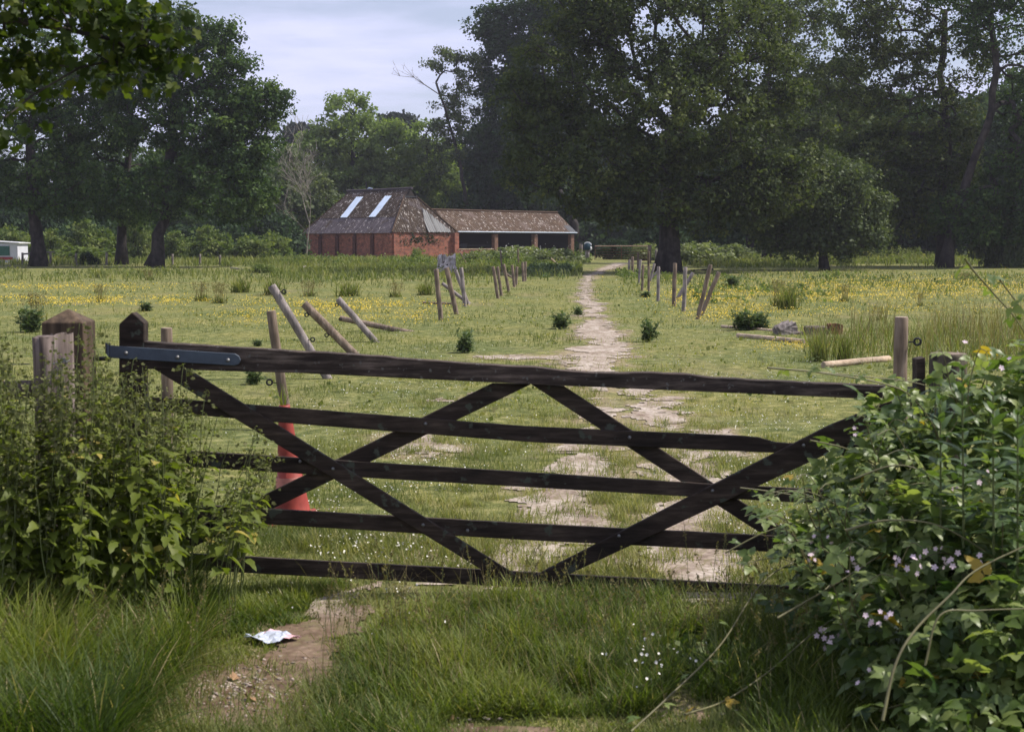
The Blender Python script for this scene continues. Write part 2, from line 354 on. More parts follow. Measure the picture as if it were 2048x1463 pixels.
# ------------------------------------------------------------------ ground
def polyline_d(x, y, pts):
    best = np.full(np.shape(x), -1e9)
    for (a, b) in zip(pts[:-1], pts[1:]):
        ax, ay, aw = a; bx, by, bw = b; dx, dy = bx - ax, by - ay
        t = np.clip(((x - ax) * dx + (y - ay) * dy) / (dx * dx + dy * dy + 1e-9), 0, 1)
        d = np.hypot(x - ax - t * dx, y - ay - t * dy)
        best = np.maximum(best, (aw + t * (bw - aw)) - d)
    return best
def pl(pts): 
    o = []
    for px, py, wpx in pts:
        g = G(px, py); o.append((g.x, g.y, wpx / F * g.y))
    return o
PATHS = [pl([(1245, 526, 14), (1205, 541, 12), (1176, 552, 8), (1173, 572, 9), (1170, 590, 11), (1180, 606, 15), (1188, 628, 17), (1190, 650, 25), (1200, 675, 42), (1208, 700, 66), (1200, 722, 66), (1195, 770, 40)]),
         pl([(955, 717, 22), (1040, 716, 40), (1120, 715, 52), (1190, 712, 60)]),
         pl([(1190, 760, 34), (1182, 830, 50), (1172, 890, 62), (1155, 950, 78), (1130, 1010, 105), (1080, 1080, 135), (1040, 1130, 125), (1010, 1170, 90)]),
         pl([(1255, 765, 34), (1300, 810, 52), (1345, 860, 62), (1400, 920, 62), (1390, 1010, 72), (1380, 1090, 110), (1385, 1160, 115), (1400, 1220, 95)]),
         pl([(770, 900, 30), (850, 900, 46), (840, 870, 34)]), pl([(900, 800, 20), (960, 790, 26)]), pl([(1440, 870, 30), (1500, 905, 30)]), pl([(760, 1075, 30), (860, 1090, 40), (840, 1110, 30)]),
         pl([(720, 1170, 40), (660, 1212, 62), (600, 1262, 40)]),
         pl([(390, 1405, 120), (500, 1385, 180), (610, 1350, 125)]), pl([(520, 1450, 80), (700, 1455, 90)]), pl([(560, 1300, 20), (640, 1320, 26)]),
         pl([(1300, 1450, 30), (1420, 1425, 60), (1540, 1440, 90)]), pl([(860, 1460, 60), (1000, 1462, 60)])]
def pathval(x, y):
    xa = .6 * x - .8 * y; ya = .6 * y + .8 * x; wx = (fbm(xa * 2.2, ya * 1.8, 401, 3) - .5) * .5; wy = (fbm(xa * 2.2, ya * 1.8, 402, 3) - .5) * .8; x = x + wx; y = y + wy
    v = np.full(np.shape(x), -1e9)
    for p in PATHS: v = np.maximum(v, polyline_d(x, y, p))
    k = np.clip(y / 10., .5, 4)
    xr = .8 * x + .6 * y; yr = .8 * y - .6 * x
    n = (fbm(xr * 1.5, yr * 1.1, 21, 3) - .5) * .75 + (fbm(xr * 5, yr * 4.2, 31, 4) - .5) * .72
    return v * 1.25 + n * np.clip(k * .85, .45, 1.2) - .04 - .04 * (y > 7.2) * (y < 30)
def lines(a, b, n, p): 
    t = np.linspace(0, 1, n); return a + (b - a) * t ** p
ys = np.concatenate([np.linspace(-60, 2.5, 12), 3 * (60 / 3.) ** np.linspace(0, 1, 260), 60 * (2600 / 60.) ** np.linspace(0.01, 1, 110)])
xh = np.concatenate([np.linspace(0, 4, 60)[1:], 4 * (1800 / 4.) ** np.linspace(.01, 1, 120)])
xs = np.concatenate([-xh[::-1], [0], xh])
XX, YY = np.meshgrid(xs, ys); ZZ = terrain(XX, YY)
V = np.stack([XX, YY, ZZ], -1).reshape(-1, 3); nx, ny = len(xs), len(ys)
i = (np.arange(ny - 1)[:, None] * nx + np.arange(nx - 1)[None]).ravel()
loops = np.stack([i, i + 1, i + nx + 1, i + nx], 1).ravel()
GV = V; wn = np.clip(sst(-.6, .15, pathval(V[:, 0], V[:, 1])) * sst(.35, .6, fbm(V[:, 0] * 2.5, V[:, 1] * 1.2, 44, 3)) * 1.2, 0, .9)
tag(npmesh('ground', V, loops, np.arange(len(i)) * 4, M_GROUND, smooth=True, tint=wn), kind='structure')
# dirt track: the bare cells of a finer grid, laid on the turf
def track():
    VV, LL, k = [], [], 0
    for (x0, x1, y0, y1, dx, dy) in ((-2.6, 3.0, 4.8, 14, .03, .04), (-2.2, 2.8, 14, 34, .045, .09), (-1, 6, 34, 64, .06, .22), (0, 14, 64, 112, .1, .5)):
        gx = np.arange(x0, x1, dx); gy = np.arange(y0, y1 + 1e-6, dy)
        A, B = np.meshgrid(gx, gy); Z = terrain(A, B) + .008 + .00008 * B
        Z += (fbm(A * 9, B * 9, 77, 2) - .5) * .010 * (B < 30)
        keep = (pathval(A[:-1, :-1] + dx / 2, B[:-1, :-1] + dy / 2) > 0)
        n = len(gx); idx = (np.arange(len(gy) - 1)[:, None] * n + np.arange(n - 1)[None])[keep]
        VV.append(np.stack([A, B, Z], -1).reshape(-1, 3)); LL.append((np.stack([idx, idx + 1, idx + n + 1, idx + n], 1) + k).ravel()); k += A.size
    V = np.concatenate(VV); Lp = np.concatenate(LL)
    used, inv = np.unique(Lp, return_inverse=True)
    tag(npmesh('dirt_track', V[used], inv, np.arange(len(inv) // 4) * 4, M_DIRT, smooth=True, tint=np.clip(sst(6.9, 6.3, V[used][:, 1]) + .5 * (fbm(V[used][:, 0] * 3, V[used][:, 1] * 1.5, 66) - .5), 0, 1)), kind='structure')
track()

# ------------------------------------------------------------------ grass
def blade_T(seg=2, bend=.35):
    v = []; f = []
    for s in range(seg):
        t = s / seg; wd = .5 * (1 - t * .45); v += [(-wd, t, bend * t * t), (wd, t, bend * t * t)]
    v.append((0, 1, bend)); 
    for s in range(seg - 1): f.append((2 * s, 2 * s + 1, 2 * s + 3, 2 * s + 2))
    f.append((2 * seg - 2, 2 * seg - 1, 2 * seg)); return v, f
def blades(name, x, y, h, wd, tint, mat, lean=.5, seg=2, bend=.35, label=None, parent=None, z=None, cat='grass', lead=None):
    n = len(x); z = terrain(x, y) if z is None else z
    a = rng.uniform(0, 2 * math.pi, n); le = np.abs(rng.normal(0, lean, n))
    d = np.stack([np.cos(a) * le, np.sin(a) * le, np.ones(n)], 1)
    if lead is not None: d = d + lead
    face = np.stack([-np.cos(a) + rng.normal(0, .5, n), -np.sin(a) + rng.normal(0, .5, n), rng.uniform(0, .4, n)], 1)
    T, f = blade_T(seg, -bend)
    o = scatter(name, T, f, np.stack([x, y, z - .005], 1), frames(d, face), np.stack([wd, h, h], 1), tint, mat, parent)
    if label: tag(o, label, cat, kind='stuff')
    return o
def screen_samples(n, x0, x1, y0, y1, pw=1.0):
    px = rng.uniform(x0, x1, n); py = y0 + (y1 - y0) * rng.uniform(0, 1, n) ** pw
    x, y, z = Garr(px, py); return px, py, x, y, z
LEAF4 = ([(0, 0, 0), (.42, .45, .06), (0, 1, -.05), (-.42, .5, .06)], [(0, 1, 2, 3)])
# short turf
px, py, x, y, z = screen_samples(330000, -250, 2300, 538, 1600)
pv = pathval(x, y); keep = (pv < .16 - .6 * rng.random(len(x)) ** 1.6) | (rng.random(len(x)) < .12)
x, y, px, py = x[keep], y[keep], px[keep], py[keep]; n = len(x)
tuft = fbm(x * 1.3, y * 1.3, 3, 3); patch = fbm(x * .35, y * .2, 14, 3)
h = (.020 + .10 * sst(.42, .75, tuft)) * rng.uniform(.5, 1.4, n) * (1 + .5 * sst(12, 50, y)); wd = np.maximum(.0045, y * .00042)
tint = np.clip(.45 + (patch - .5) * 1.5 - (tuft - .5) * .9 + .25 * sst(-.8, 0, pathval(x, y)) + rng.normal(0, .2, n), 0, .92)
blades('grass', x, y, h, wd, tint, M_GRASS, .7, 2, .3, 'short sunlit meadow grass growing either side of the dirt track')
# ranker bright tufts beside the wheel tracks
px, py, x, y, z = screen_samples(1500, 500, 1700, 720, 1240)
pv = pathval(x, y); k = (pv < .2) & (pv > -.7) & (y > 7.3); x, y = x[k], y[k]
x = np.repeat(x, 45) + rng.normal(0, .05, len(x) * 45); y = np.repeat(y, 45) + rng.normal(0, .05, len(y) * 45)
tt = rng.random(len(x) // 45).repeat(45)
blades('grass_tufts', x, y, rng.uniform(.03, .13, len(x)), np.full(len(x), .005), np.clip(.25 + .6 * tt + rng.normal(0, .15, len(x)), 0, .92), M_GRASS, .55, 3, .35, 'longer fine grass tufts edging the bare wheel tracks')
# long verge grass in front of the gate
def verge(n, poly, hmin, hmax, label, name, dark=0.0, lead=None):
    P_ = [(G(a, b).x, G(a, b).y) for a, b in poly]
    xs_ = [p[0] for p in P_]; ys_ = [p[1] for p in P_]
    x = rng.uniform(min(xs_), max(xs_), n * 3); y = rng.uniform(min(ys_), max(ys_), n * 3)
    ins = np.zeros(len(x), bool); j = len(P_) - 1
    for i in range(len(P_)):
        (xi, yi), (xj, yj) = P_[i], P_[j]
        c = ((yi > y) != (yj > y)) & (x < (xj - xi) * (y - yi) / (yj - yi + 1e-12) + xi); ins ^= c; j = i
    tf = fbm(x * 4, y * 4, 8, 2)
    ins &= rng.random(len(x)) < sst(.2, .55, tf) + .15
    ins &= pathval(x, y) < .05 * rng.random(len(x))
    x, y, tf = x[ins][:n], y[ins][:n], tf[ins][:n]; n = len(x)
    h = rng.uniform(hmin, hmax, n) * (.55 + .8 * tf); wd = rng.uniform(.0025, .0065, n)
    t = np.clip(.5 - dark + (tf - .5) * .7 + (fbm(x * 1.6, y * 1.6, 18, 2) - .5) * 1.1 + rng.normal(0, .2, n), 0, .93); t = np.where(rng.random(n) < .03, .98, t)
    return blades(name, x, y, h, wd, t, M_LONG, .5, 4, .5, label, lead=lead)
verge(42000, [(-180, 1600), (-180, 1150), (300, 1150), (420, 1270), (350, 1380), (250, 1480), (200, 1600)], .10, .40, 'long lush grass in the shade below the nettles', 'verge_grass', .22)  # blade tint darkened to stand in for the shade in this corner
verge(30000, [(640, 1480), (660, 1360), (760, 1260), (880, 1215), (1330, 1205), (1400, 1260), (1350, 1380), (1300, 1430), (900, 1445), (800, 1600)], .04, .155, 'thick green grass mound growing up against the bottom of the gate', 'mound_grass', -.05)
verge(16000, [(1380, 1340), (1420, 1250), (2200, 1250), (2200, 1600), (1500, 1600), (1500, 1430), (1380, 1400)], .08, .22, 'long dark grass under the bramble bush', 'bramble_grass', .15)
verge(5200, [(380, 1300), (700, 1200), (700, 1480), (330, 1600), (250, 1480)], .015, .05, 'short trampled grass beside the bare soil', 'trampled_grass', -.1)
verge(2600, [(640, 1600), (640, 1440), (1600, 1420), (1600, 1600)], .015, .06, 'thin short grass along the front edge of the verge', 'edge_grass', -.1)
verge(7000, [(420, 1280), (420, 1190), (700, 1170), (640, 1240)], .03, .10, 'fresh grass beneath the left end of the gate', 'gateway_grass', -.15)

n = 900; px = np.concatenate([rng.uniform(-100, 430, 450), rng.uniform(640, 1350, 450)]); py = np.concatenate([rng.uniform(1220, 1520, 450), rng.uniform(1200, 1440, 450)]); x, y, z = Garr(px, py)
blades('seeding_stalks', x, y, rng.uniform(.12, .38, n), np.full(n, .0022), rng.uniform(.4, .92, n), M_DOCK, .35, 4, .35, 'thin straw-coloured grass stalks rising out of the verge grass', z=z)
def panicles(n, x0, x1, y0, y1, label):
    px, py, x, y, z = screen_samples(n, x0, x1, y0, y1); H = rng.uniform(.22, .42, n); a = rng.uniform(0, 6.28, n); ln = rng.uniform(.02, .12, n)
    b = np.stack([x, y, z], 1); m = b + np.stack([np.cos(a) * ln * .4, np.sin(a) * ln * .4, H * .6], 1); t = b + np.stack([np.cos(a) * ln, np.sin(a) * ln, H], 1)
    V, lp, st = tubes(np.concatenate([b, m]), np.concatenate([m, t]), np.full(2 * n, .0011), np.full(2 * n, .0009), 4)
    e = empty('seeding_grass', (0, 0, 0)); tag(e, label, 'grass', kind='stuff'); npmesh('stalks', V, lp, st, M_STEM, e)
    k = np.repeat(np.arange(n), 26); f = rng.uniform(0, 1, len(k)); p = m[k] + (t[k] - m[k]) * (.35 + .65 * f)[:, None] + rng.normal(0, .0065, (len(k), 3)) * (1.25 - f)[:, None]
    scatter('seeds', LEAF4[0], LEAF4[1], p, frames(rand_dir(len(k)) + [0, 0, 1.2], rand_dir(len(k))), rng.uniform(.006, .012, len(k)), rng.random(len(k)) * .9, M_DOCK, e)
panicles(110, 640, 1360, 1225, 1400, 'feathery grass seed heads standing above the mound before the gate')
panicles(90, -50, 480, 1230, 1450, 'feathery grass seed heads in the shaded grass below the nettles')
panicles(70, 1360, 1620, 1180, 1420, 'feathery grass seed heads beside the bramble')
# flowers
def dots(name, n, regs, size, mat, label, zr, seedthr=.47, sc=(2.2, 1.3), seed=51):
    X, Y = [], []
    tot = sum(r[4] for r in regs)
    for (x0, x1, y0, y1, wgt) in regs:
        m = int(n * wgt / tot * 2)
        # elliptical falloff inside each patch
        u = rng.normal(0, .6, m); v = rng.normal(0, .6, m)
        px = (x0 + x1) / 2 + u * (x1 - x0) / 2 * 1.2; py = np.clip((y0 + y1) / 2 + v * (y1 - y0) / 2 * 1.2, 533, 1500)
        x, y, z = Garr(px, py); k = (fbm(x * sc[0], y * sc[1], seed, 3) > seedthr) & (pathval(x, y) < -.02); X.append(x[k]); Y.append(y[k])
    x = np.concatenate(X)[:n]; y = np.concatenate(Y)[:n]; m = len(x)
    T = [(math.cos(a) * .5, math.sin(a) * .5, .12) for a in np.arange(6) * math.pi / 3] + [(0, 0, -.12)]
    f = [(i, (i + 1) % 6, 6) for i in range(6)]
    nrm = norm(np.stack([rng.normal(0, .5, m), rng.normal(-.5, .4, m), np.ones(m)], 1))
    s = size * rng.uniform(.6, 1.3, m) * np.maximum(1, y / 22.)
    z = terrain(x, y) + rng.uniform(*zr, m)
    o = scatter(name, T, f, np.stack([x, y, z], 1), frames(rand_dir(m), nrm), s, None, mat); tag(o, label, 'flowers', kind='stuff')
dots('buttercups', 19000, [(1560, 2150, 560, 592, 5), (1420, 1800, 588, 604, 1.6), (1330, 1500, 585, 612, 1), (1380, 1560, 618, 645, 1.0), (1500, 2100, 610, 635, .9), (1540, 1640, 690, 712, .4), (-60, 420, 596, 612, 1.8), (-60, 300, 570, 582, .7), (560, 860, 606, 626, 1.3), (420, 620, 622, 650, .8), (700, 880, 630, 650, .6), (940, 1000, 598, 612, .5), (600, 1000, 575, 600, .9), (1040, 1130, 555, 575, .3), (1240, 1330, 575, 592, .35), (500, 680, 880, 1000, .08), (1500, 1750, 760, 900, .06)],
     .0145, M_BUTTER, 'yellow buttercups in drifts across the meadow', (.05, .12))
dots('clover_flowers', 3600, [(1250, 1750, 640, 900, 3), (640, 1000, 680, 960, 2), (560, 900, 960, 1160, 1), (1400, 1600, 900, 1100, 1), (1000, 1150, 560, 760, 1), (1240, 1500, 620, 720, 1)],
     .011, M_CLOVER, 'small white clover heads scattered through the turf', (.03, .07), .42, (1.5, 1.5), 61)
dots('clover_patch', 34, [(1240, 1370, 1320, 1420, 1)], .012, M_CLOVER, 'cluster of white clover heads in front of the gate near the bramble', (.10, .18), .0)

# ------------------------------------------------------------------ trees
LEAF4 = ([(0, 0, 0), (.42, .45, .06), (0, 1, -.05), (-.42, .5, .06)], [(0, 1, 2, 3)])
def grow(trunk, clusters, r_base, r_top, tip=.03, bias=.25):
    """trunk: list of Vectors. returns edges arrays + node parent structure"""
    pts = [np.array(p) for p in trunk]; par = [-1] + list(range(len(pts) - 1)); nt_ = len(pts)
    cl = np.array(clusters); order = np.argsort(np.linalg.norm(cl - pts[-1], axis=1))
    Pn = np.zeros((nt_ + 4 * len(cl), 3)); Pn[:nt_] = pts; Ln = np.zeros(len(Pn)); cnt = nt_
    par = np.concatenate([par, np.full(4 * len(cl), -1)]).astype(int)
    lo = max(1, int(nt_ * .45))
    for k in order:
        c = cl[k]; d = np.linalg.norm(Pn[lo:cnt] - c, axis=1)
        pen = d + bias * Ln[lo:cnt] + np.maximum(0, Pn[lo:cnt, 2] - c[2] + .2) * .5
        j = lo + int(np.argmin(pen)); a = Pn[j]; L_ = np.linalg.norm(c - a); prev = j
        m = 3 if L_ > 1.2 else 1
        for q in range(1, m + 1):
            t = q / m; p = a + (c - a) * t
            p = p + rng.normal(0, .07 * L_, 3) * (1 if q < m else 0) + np.array([0, 0, .12 * L_ * math.sin(math.pi * t) * (1 if L_ > 1 else 0)])
            Pn[cnt] = p; par[cnt] = prev; Ln[cnt] = Ln[prev] + L_ / m; prev = cnt; cnt += 1
    Pn = Pn[:cnt]; par = par[:cnt]; r = np.zeros(cnt); ch = np.zeros(cnt, bool); ch[par[par >= 0]] = True
    acc = np.where(ch, 0, tip ** 2.3)
    for i in range(cnt - 1, 0, -1):
        r[i] = acc[i] ** (1 / 2.3); acc[par[i]] += acc[i]
    lim = r_top * 1.0; r = np.minimum(r, lim)
    for i in range(nt_):
        t = i / (nt_ - 1); fl = 1 + .75 * math.exp(-i * 1.3); r[i] = (r_base * (1 - t) + r_top * t) * (fl if i < 3 else 1)
    return Pn, par, r, nt_
def blob_clusters(blobs, D, n, shell=.55):
    w = np.array([b[3] * b[4] * (b[5] if len(b) > 5 else 1) for b in blobs], float); w /= w.sum(); out = []
    for b, ww in zip(blobs, w):
        m = max(3, int(round(n * ww))); c = np.array(P(b[0], b[1], D + b[2])); s = (D + b[2]) / F
        rx, rz = b[3] * s, b[4] * s; ry = .5 * (rx + rz) * .9
        d = rand_dir(m); rr = rng.uniform(0, 1, m) ** (1 / 3.); rr = shell * np.maximum(rr, .75) + (1 - shell) * rr
        q = d * rr[:, None] * np.array([rx, ry, rz]); out.append(c + q)
    return np.concatenate(out)
def leaf_cloud(name, centers, per, rad, size, mat, parent, zsq=.7, up=.35, asp=.6, loc=None, tbias=None):
    n = len(centers) * per; ci = np.repeat(np.arange(len(centers)), per)
    rr = rad * rng.uniform(.6, 1.3, len(centers))
    q = rand_dir(n) * (rng.uniform(0, 1, n) ** .45)[:, None] * rr[ci][:, None]; q[:, 2] *= zsq
    pos = centers[ci] + q
    d = norm(rand_dir(n) + norm(q) * .5 + np.array([0, 0, -.15])); nn = norm(rand_dir(n) * .65 + np.array([0, 0, up * 1.5]) + norm(q) * .8)
    s = size * np.clip(np.exp(rng.normal(-.08, .38, n)), .4, 2.0); ct = rng.normal(0, .20, len(centers))
    tint = np.clip(.42 + ct[ci] + rng.normal(0, .16, n), 0, .92)
    if tbias is not None: tint = np.clip(tint + tbias, 0, .92)
    return scatter(name, LEAF4[0], LEAF4[1], pos, frames(d, nn), np.stack([s * asp / .6, s, s], 1), tint, mat, parent, loc=loc)
def tree(name, label, cat, D, trunk_px, r0, r1, blobs, ncl, per, rad, size, mat, bark=M_BARK, shell=.55, group=None, tip=.03, zsq=.7, bias=.25, tr=9):
    """trunk_px: [(px,py)] from base up; the first point stands on the ground at distance D"""
    base = P(trunk_px[0][0], 500, D); base.z = gz(base.x, D) - .05
    pts = [base]
    tp = [P(a, b, D + (c[0] if c else 0)) for a, b, *c in trunk_px[1:]]
    ctrl = [base] + tp; pts = []
    for a, b in zip(ctrl[:-1], ctrl[1:]):
        m = max(2, int((b - a).length / 1.2))
        for q in range(m): pts.append(a.lerp(b, q / m) + Vector((rng.normal(0, .05), rng.normal(0, .05), 0)) * (1 if pts else 0))
    pts.append(ctrl[-1])
    cl = blob_clusters(blobs, D, ncl, shell)
    cl = cl[cl[:, 2] > base.z + .8]
    Pn, par, r, ntk = grow(pts, cl, r0, r1, tip, bias)
    e = empty(name, base); tag(e, label, cat, group)
    idx = np.arange(1, len(Pn)); big = r[idx] > .12
    # trunk tube (smooth, many sided), then limbs
    mb = MB(); mb.tube([Vector(p) - base for p in Pn[:ntk]], [float(v) for v in r[:ntk]], 12, 0, True, None, .18)
    k0 = len(mb.v)
    li = idx[idx >= ntk]; R0 = np.minimum(r[par[li]], r[li] * 1.5); b_ = np.array(base)
    V, lp, st = tubes(Pn[par[li]] - b_, Pn[li] - b_, R0, r[li], 5)
    fs = lp.reshape(-1, 4) + k0
    VV = np.concatenate([np.array(mb.v), V]); fl = [i for f in mb.f for i in f]; ls = np.array([len(f) for f in mb.f] + [4] * len(fs))
    npmesh('trunk', VV, np.concatenate([fl, fs.ravel()]), np.concatenate([[0], np.cumsum(ls)[:-1]]), bark, e, smooth=True)
    if per > 0: leaf_cloud('crown', cl - b_, per, rad, size, mat, e, zsq)
    return e

# centre: the big oak beside the track
tree('oak_tree', 'big spreading oak with a thick dark trunk on the right of the track', 'tree', 86,
     [(1335, 545), (1338, 440), (1346, 360), (1352, 290), (1358, 220)], .58, .42,
     [(1340, 60, 0, 220, 130), (1150, 130, -1, 115, 115), (1190, 40, 0, 90, 70), (1340, 215, -4, 60, 50), (1105, 250, 0, 90, 100), (1190, 325, -2, 150, 105), (1350, 210, -3, 190, 130), (1500, 120, 0, 120, 120, .8), (1560, 270, 0, 110, 110), (1440, 350, -2, 140, 85), (1280, 385, -3, 130, 55), (1560, 370, -1, 80, 70), (1430, 430, -1, 100, 40), (1230, 430, -2, 80, 30), (1500, 400, -2, 80, 50), (1250, -50, 0, 220, 80), (1060, 350, 1, 60, 60), (1040, 200, 0, 50, 80, .7)],
     1320, 90, .78, .18, M_OAKC, tip=.032)
# left: three field oaks
tree('oak_tree', 'thick-trunked oak nearest the left edge, in front of the rail fence', 'tree', 100,
     [(76, 532), (70, 450), (66, 390), (60, 320), (62, 260)], .43, .28,
     [(60, 290, 0, 120, 100), (150, 200, 1, 110, 90), (40, 180, 0, 100, 90), (-80, 260, 0, 90, 110), (130, 370, -1, 110, 70), (-20, 390, 0, 90, 50), (60, 100, 0, 90, 60, .7)],
     430, 90, .80, .20, M_OAK)
tree('oak_tree', 'middle slender-trunked oak of the three on the left', 'tree', 106,
     [(243, 532), (245, 450), (250, 380), (256, 290), (262, 220)], .33, .2,
     [(220, 330, 0, 120, 90), (200, 230, 0, 100, 90), (250, 140, 0, 80, 70), (250, 410, -1, 110, 45), (180, 120, 0, 80, 60, .8)],
     340, 90, .80, .20, M_OAK)
tree('oak_tree', 'tall domed oak with a leaning trunk, left of the brick barn', 'tree', 99,
     [(308, 532), (320, 470), (332, 430), (335, 340), (345, 270), (350, 190)], .42, .3,
     [(330, 75, 0, 75, 65), (335, 45, 0, 60, 40), (440, 70, 0, 45, 35), (250, 60, 0, 50, 45), (415, 115, 0, 70, 75), (465, 165, 0, 60, 65), (500, 270, 0, 60, 60), (300, 60, 0, 60, 50), (500, 215, 0, 72, 58), (470, 300, 0, 95, 65), (400, 240, 0, 120, 90), (300, 200, 0, 110, 90), (430, 375, -1, 115, 75), (300, 385, -1, 100, 55), (505, 390, 0, 45, 55), (545, 200, 0, 32, 40)],
     860, 90, .76, .19, M_OAK)
# behind the barn
tree('ash_tree', 'pale green feathery ash rising behind the barn roof', 'tree', 176, [(720, 510), (715, 400), (705, 300), (700, 230)], .4, .2,
     [(698, 225, 0, 55, 42, .8), (720, 290, 0, 100, 70), (650, 320, 0, 70, 70), (790, 310, 0, 65, 55), (720, 400, -2, 120, 60)], 420, 80, 1.05, .34, M_LIGHT, shell=.6)
tree('ash_tree', 'small light green tree close to the left end of the barn', 'tree', 158, [(570, 515), (572, 450), (575, 380)], .25, .12,
     [(575, 410, 0, 55, 75), (540, 440, 0, 50, 60), (620, 400, 3, 50, 70), (590, 330, 3, 40, 40, .6)], 240, 80, 1.0, .30, M_GREY)
tree('ash_tree', 'bright green round tree behind the join of barn and shed', 'tree', 182, [(850, 510), (850, 400), (845, 330)], .35, .15,
     [(850, 330, 0, 70, 60), (880, 390, 0, 80, 60), (810, 390, 0, 60, 60), (850, 270, 0, 35, 30, .6)], 260, 75, 1.1, .34, M_LIGHT)
tree('thin_tree', 'sparse tree with open tufted top and bare limb pointing left', 'tree', 172, [(945, 510), (932, 400), (912, 290), (888, 215), (872, 165)], .3, .13,
     [(885, 118, 0, 52, 22), (935, 150, 0, 40, 45, .7), (900, 240, 0, 40, 55, .8), (925, 200, 0, 40, 60, .6), (880, 300, 0, 50, 50, .8)], 120, 70, .8, .26, M_GREY, tip=.035, bias=.1)
def pine(px, py, w, lab):
    D = 270
    e = tree('pine_tree', lab, 'tree', D, [(px, 510), (px, 380), (px + 2, py + 8)], .4, .25, [(px, py, 0, w, 10), (px + w * .5, py + 18, 0, w * .6, 8, .8), (px - w * .5, py + 22, 0, w * .5, 8, .7)], 80, 90, 1.6, .6, M_PINE, zsq=.45)
pine(606, 264, 36, 'flat-topped dark pine on the skyline left of the pale ash')
pine(795, 242, 32, 'flat-topped dark pine on the skyline right of the pale ash')
def deadtree():
    base = P(612, 500, 140); base.z = gz(base.x, 140) - .05
    e = empty('dead_tree', base); tag(e, 'pale bare dead tree beside the left wall of the barn', 'tree')
    segs = []
    def br(p, d, l, r, k):
        n = 4; pts = [p]
        for i in range(n):
            d = (d + Vector((rng.normal(0, .12), rng.normal(0, .12), .03))).normalized(); p = p + d * l / n; pts.append(p)
            segs.append((pts[-2], p, r * (1 - .6 * i / n), r * (1 - .6 * (i + 1) / n)))
            if k > 0 and i > 0:
                for q in range(2 if k > 1 else 1):
                    a = rng.uniform(0, 6.28); dd = (d * 1.0 + Vector((math.cos(a), math.sin(a), .15)) * .8).normalized()
                    br(p, dd, l * rng.uniform(.5, .7), r * (1 - .6 * (i + 1) / n) * .6, k - 1)
    br(Vector((0, 0, 0)), Vector((-.05, 0, 1)), 3.6, .10, 0)
    top = segs[-1][1]
    br(top, Vector((-.18, 0, 1)), 5.5, .055, 3); br(top * .8, Vector((.14, .1, 1)), 4.0, .045, 3); br(top * .7, Vector((-.8, 0, .8)), 3.4, .035, 2)
    a = np.array([[*s[0]] for s in segs]); b = np.array([[*s[1]] for s in segs])
    V, lp, st = tubes(a, b, np.maximum([s[2] for s in segs], .013), np.maximum([s[3] for s in segs], .015), 5)
    npmesh('trunk', V, lp, st, M_PALEB, e, smooth=True)
deadtree()
tree('dark_oak', 'very dark tall oak behind the open shed, left of the big oak', 'tree', 174, [(1160, 512), (1150, 450), (1118, 385), (1090, 310), (1070, 220)], .5, .35,
     [(1050, 55, 0, 95, 65), (1000, 130, 0, 60, 80), (1025, 260, 0, 80, 110), (975, 350, 0, 45, 70), (960, 415, 0, 75, 35), (1100, 180, 2, 90, 120), (1080, 385, 0, 100, 50), (1140, 0, 0, 110, 60), (985, 45, 0, 42, 38)],
     820, 95, 1.35, .33, M_DARK, shell=.5)
# right: open wood edge
tree('grey_willow', 'rounded grey-green tree to the right of the big oak', 'tree', 90, [(1650, 525), (1648, 450), (1645, 390)], .22, .12,
     [(1640, 385, 0, 115, 80), (1560, 420, 0, 80, 60), (1700, 420, 0, 75, 60), (1600, 345, 0, 70, 45), (1600, 470, 0, 95, 42), (1690, 475, 0, 85, 40)], 500, 85, .8, .17, M_GREY)
tree('wood_edge_tree', 'tall thin tree with sky showing through, just right of the big oak', 'tree', 112, [(1535, 515), (1530, 400), (1528, 250), (1545, 120), (1560, 30)], .3, .16,
     [(1620, 100, 0, 110, 100, .6), (1560, 10, 0, 120, 50, .5), (1640, 240, 0, 130, 80), (1500, 30, 0, 60, 60, .5), (1680, 180, 0, 70, 60, .7)], 420, 85, .85, .20, M_GREY, tip=.035, bias=.12)
tree('wood_edge_tree', 'upright dark trunk with open branching crown in the right-hand wood', 'tree', 100, [(1886, 520), (1882, 400), (1898, 280), (1882, 150), (1890, 20)], .34, .2,
     [(1800, 55, 0, 120, 75, .7), (1900, 110, 0, 120, 90, .55), (1720, 160, 0, 100, 70, .8), (1830, 240, 0, 130, 60, .9), (1760, 330, 0, 120, 70), (1880, 300, 0, 100, 70), (1880, 390, 0, 120, 70), (1770, 440, 0, 110, 50), (1720, 30, 0, 70, 70, .6)], 680, 85, .82, .18, M_OAKC, tip=.035, bias=.12)
tree('wood_edge_tree', 'curving bare-limbed trunk at the right edge of the wood', 'tree', 96, [(1893, 524), (1905, 450), (1945, 330), (1985, 220), (1993, 110), (1975, 10)], .34, .18,
     [(2010, 50, 0, 100, 80, .6), (2080, 200, 0, 70, 120, .8), (1960, -30, 0, 110, 60, .7), (2050, 350, 0, 90, 70), (1970, 430, 0, 110, 60), (2110, 400, 0, 80, 90)], 560, 85, .85, .18, M_OAK, tip=.035, bias=.12)
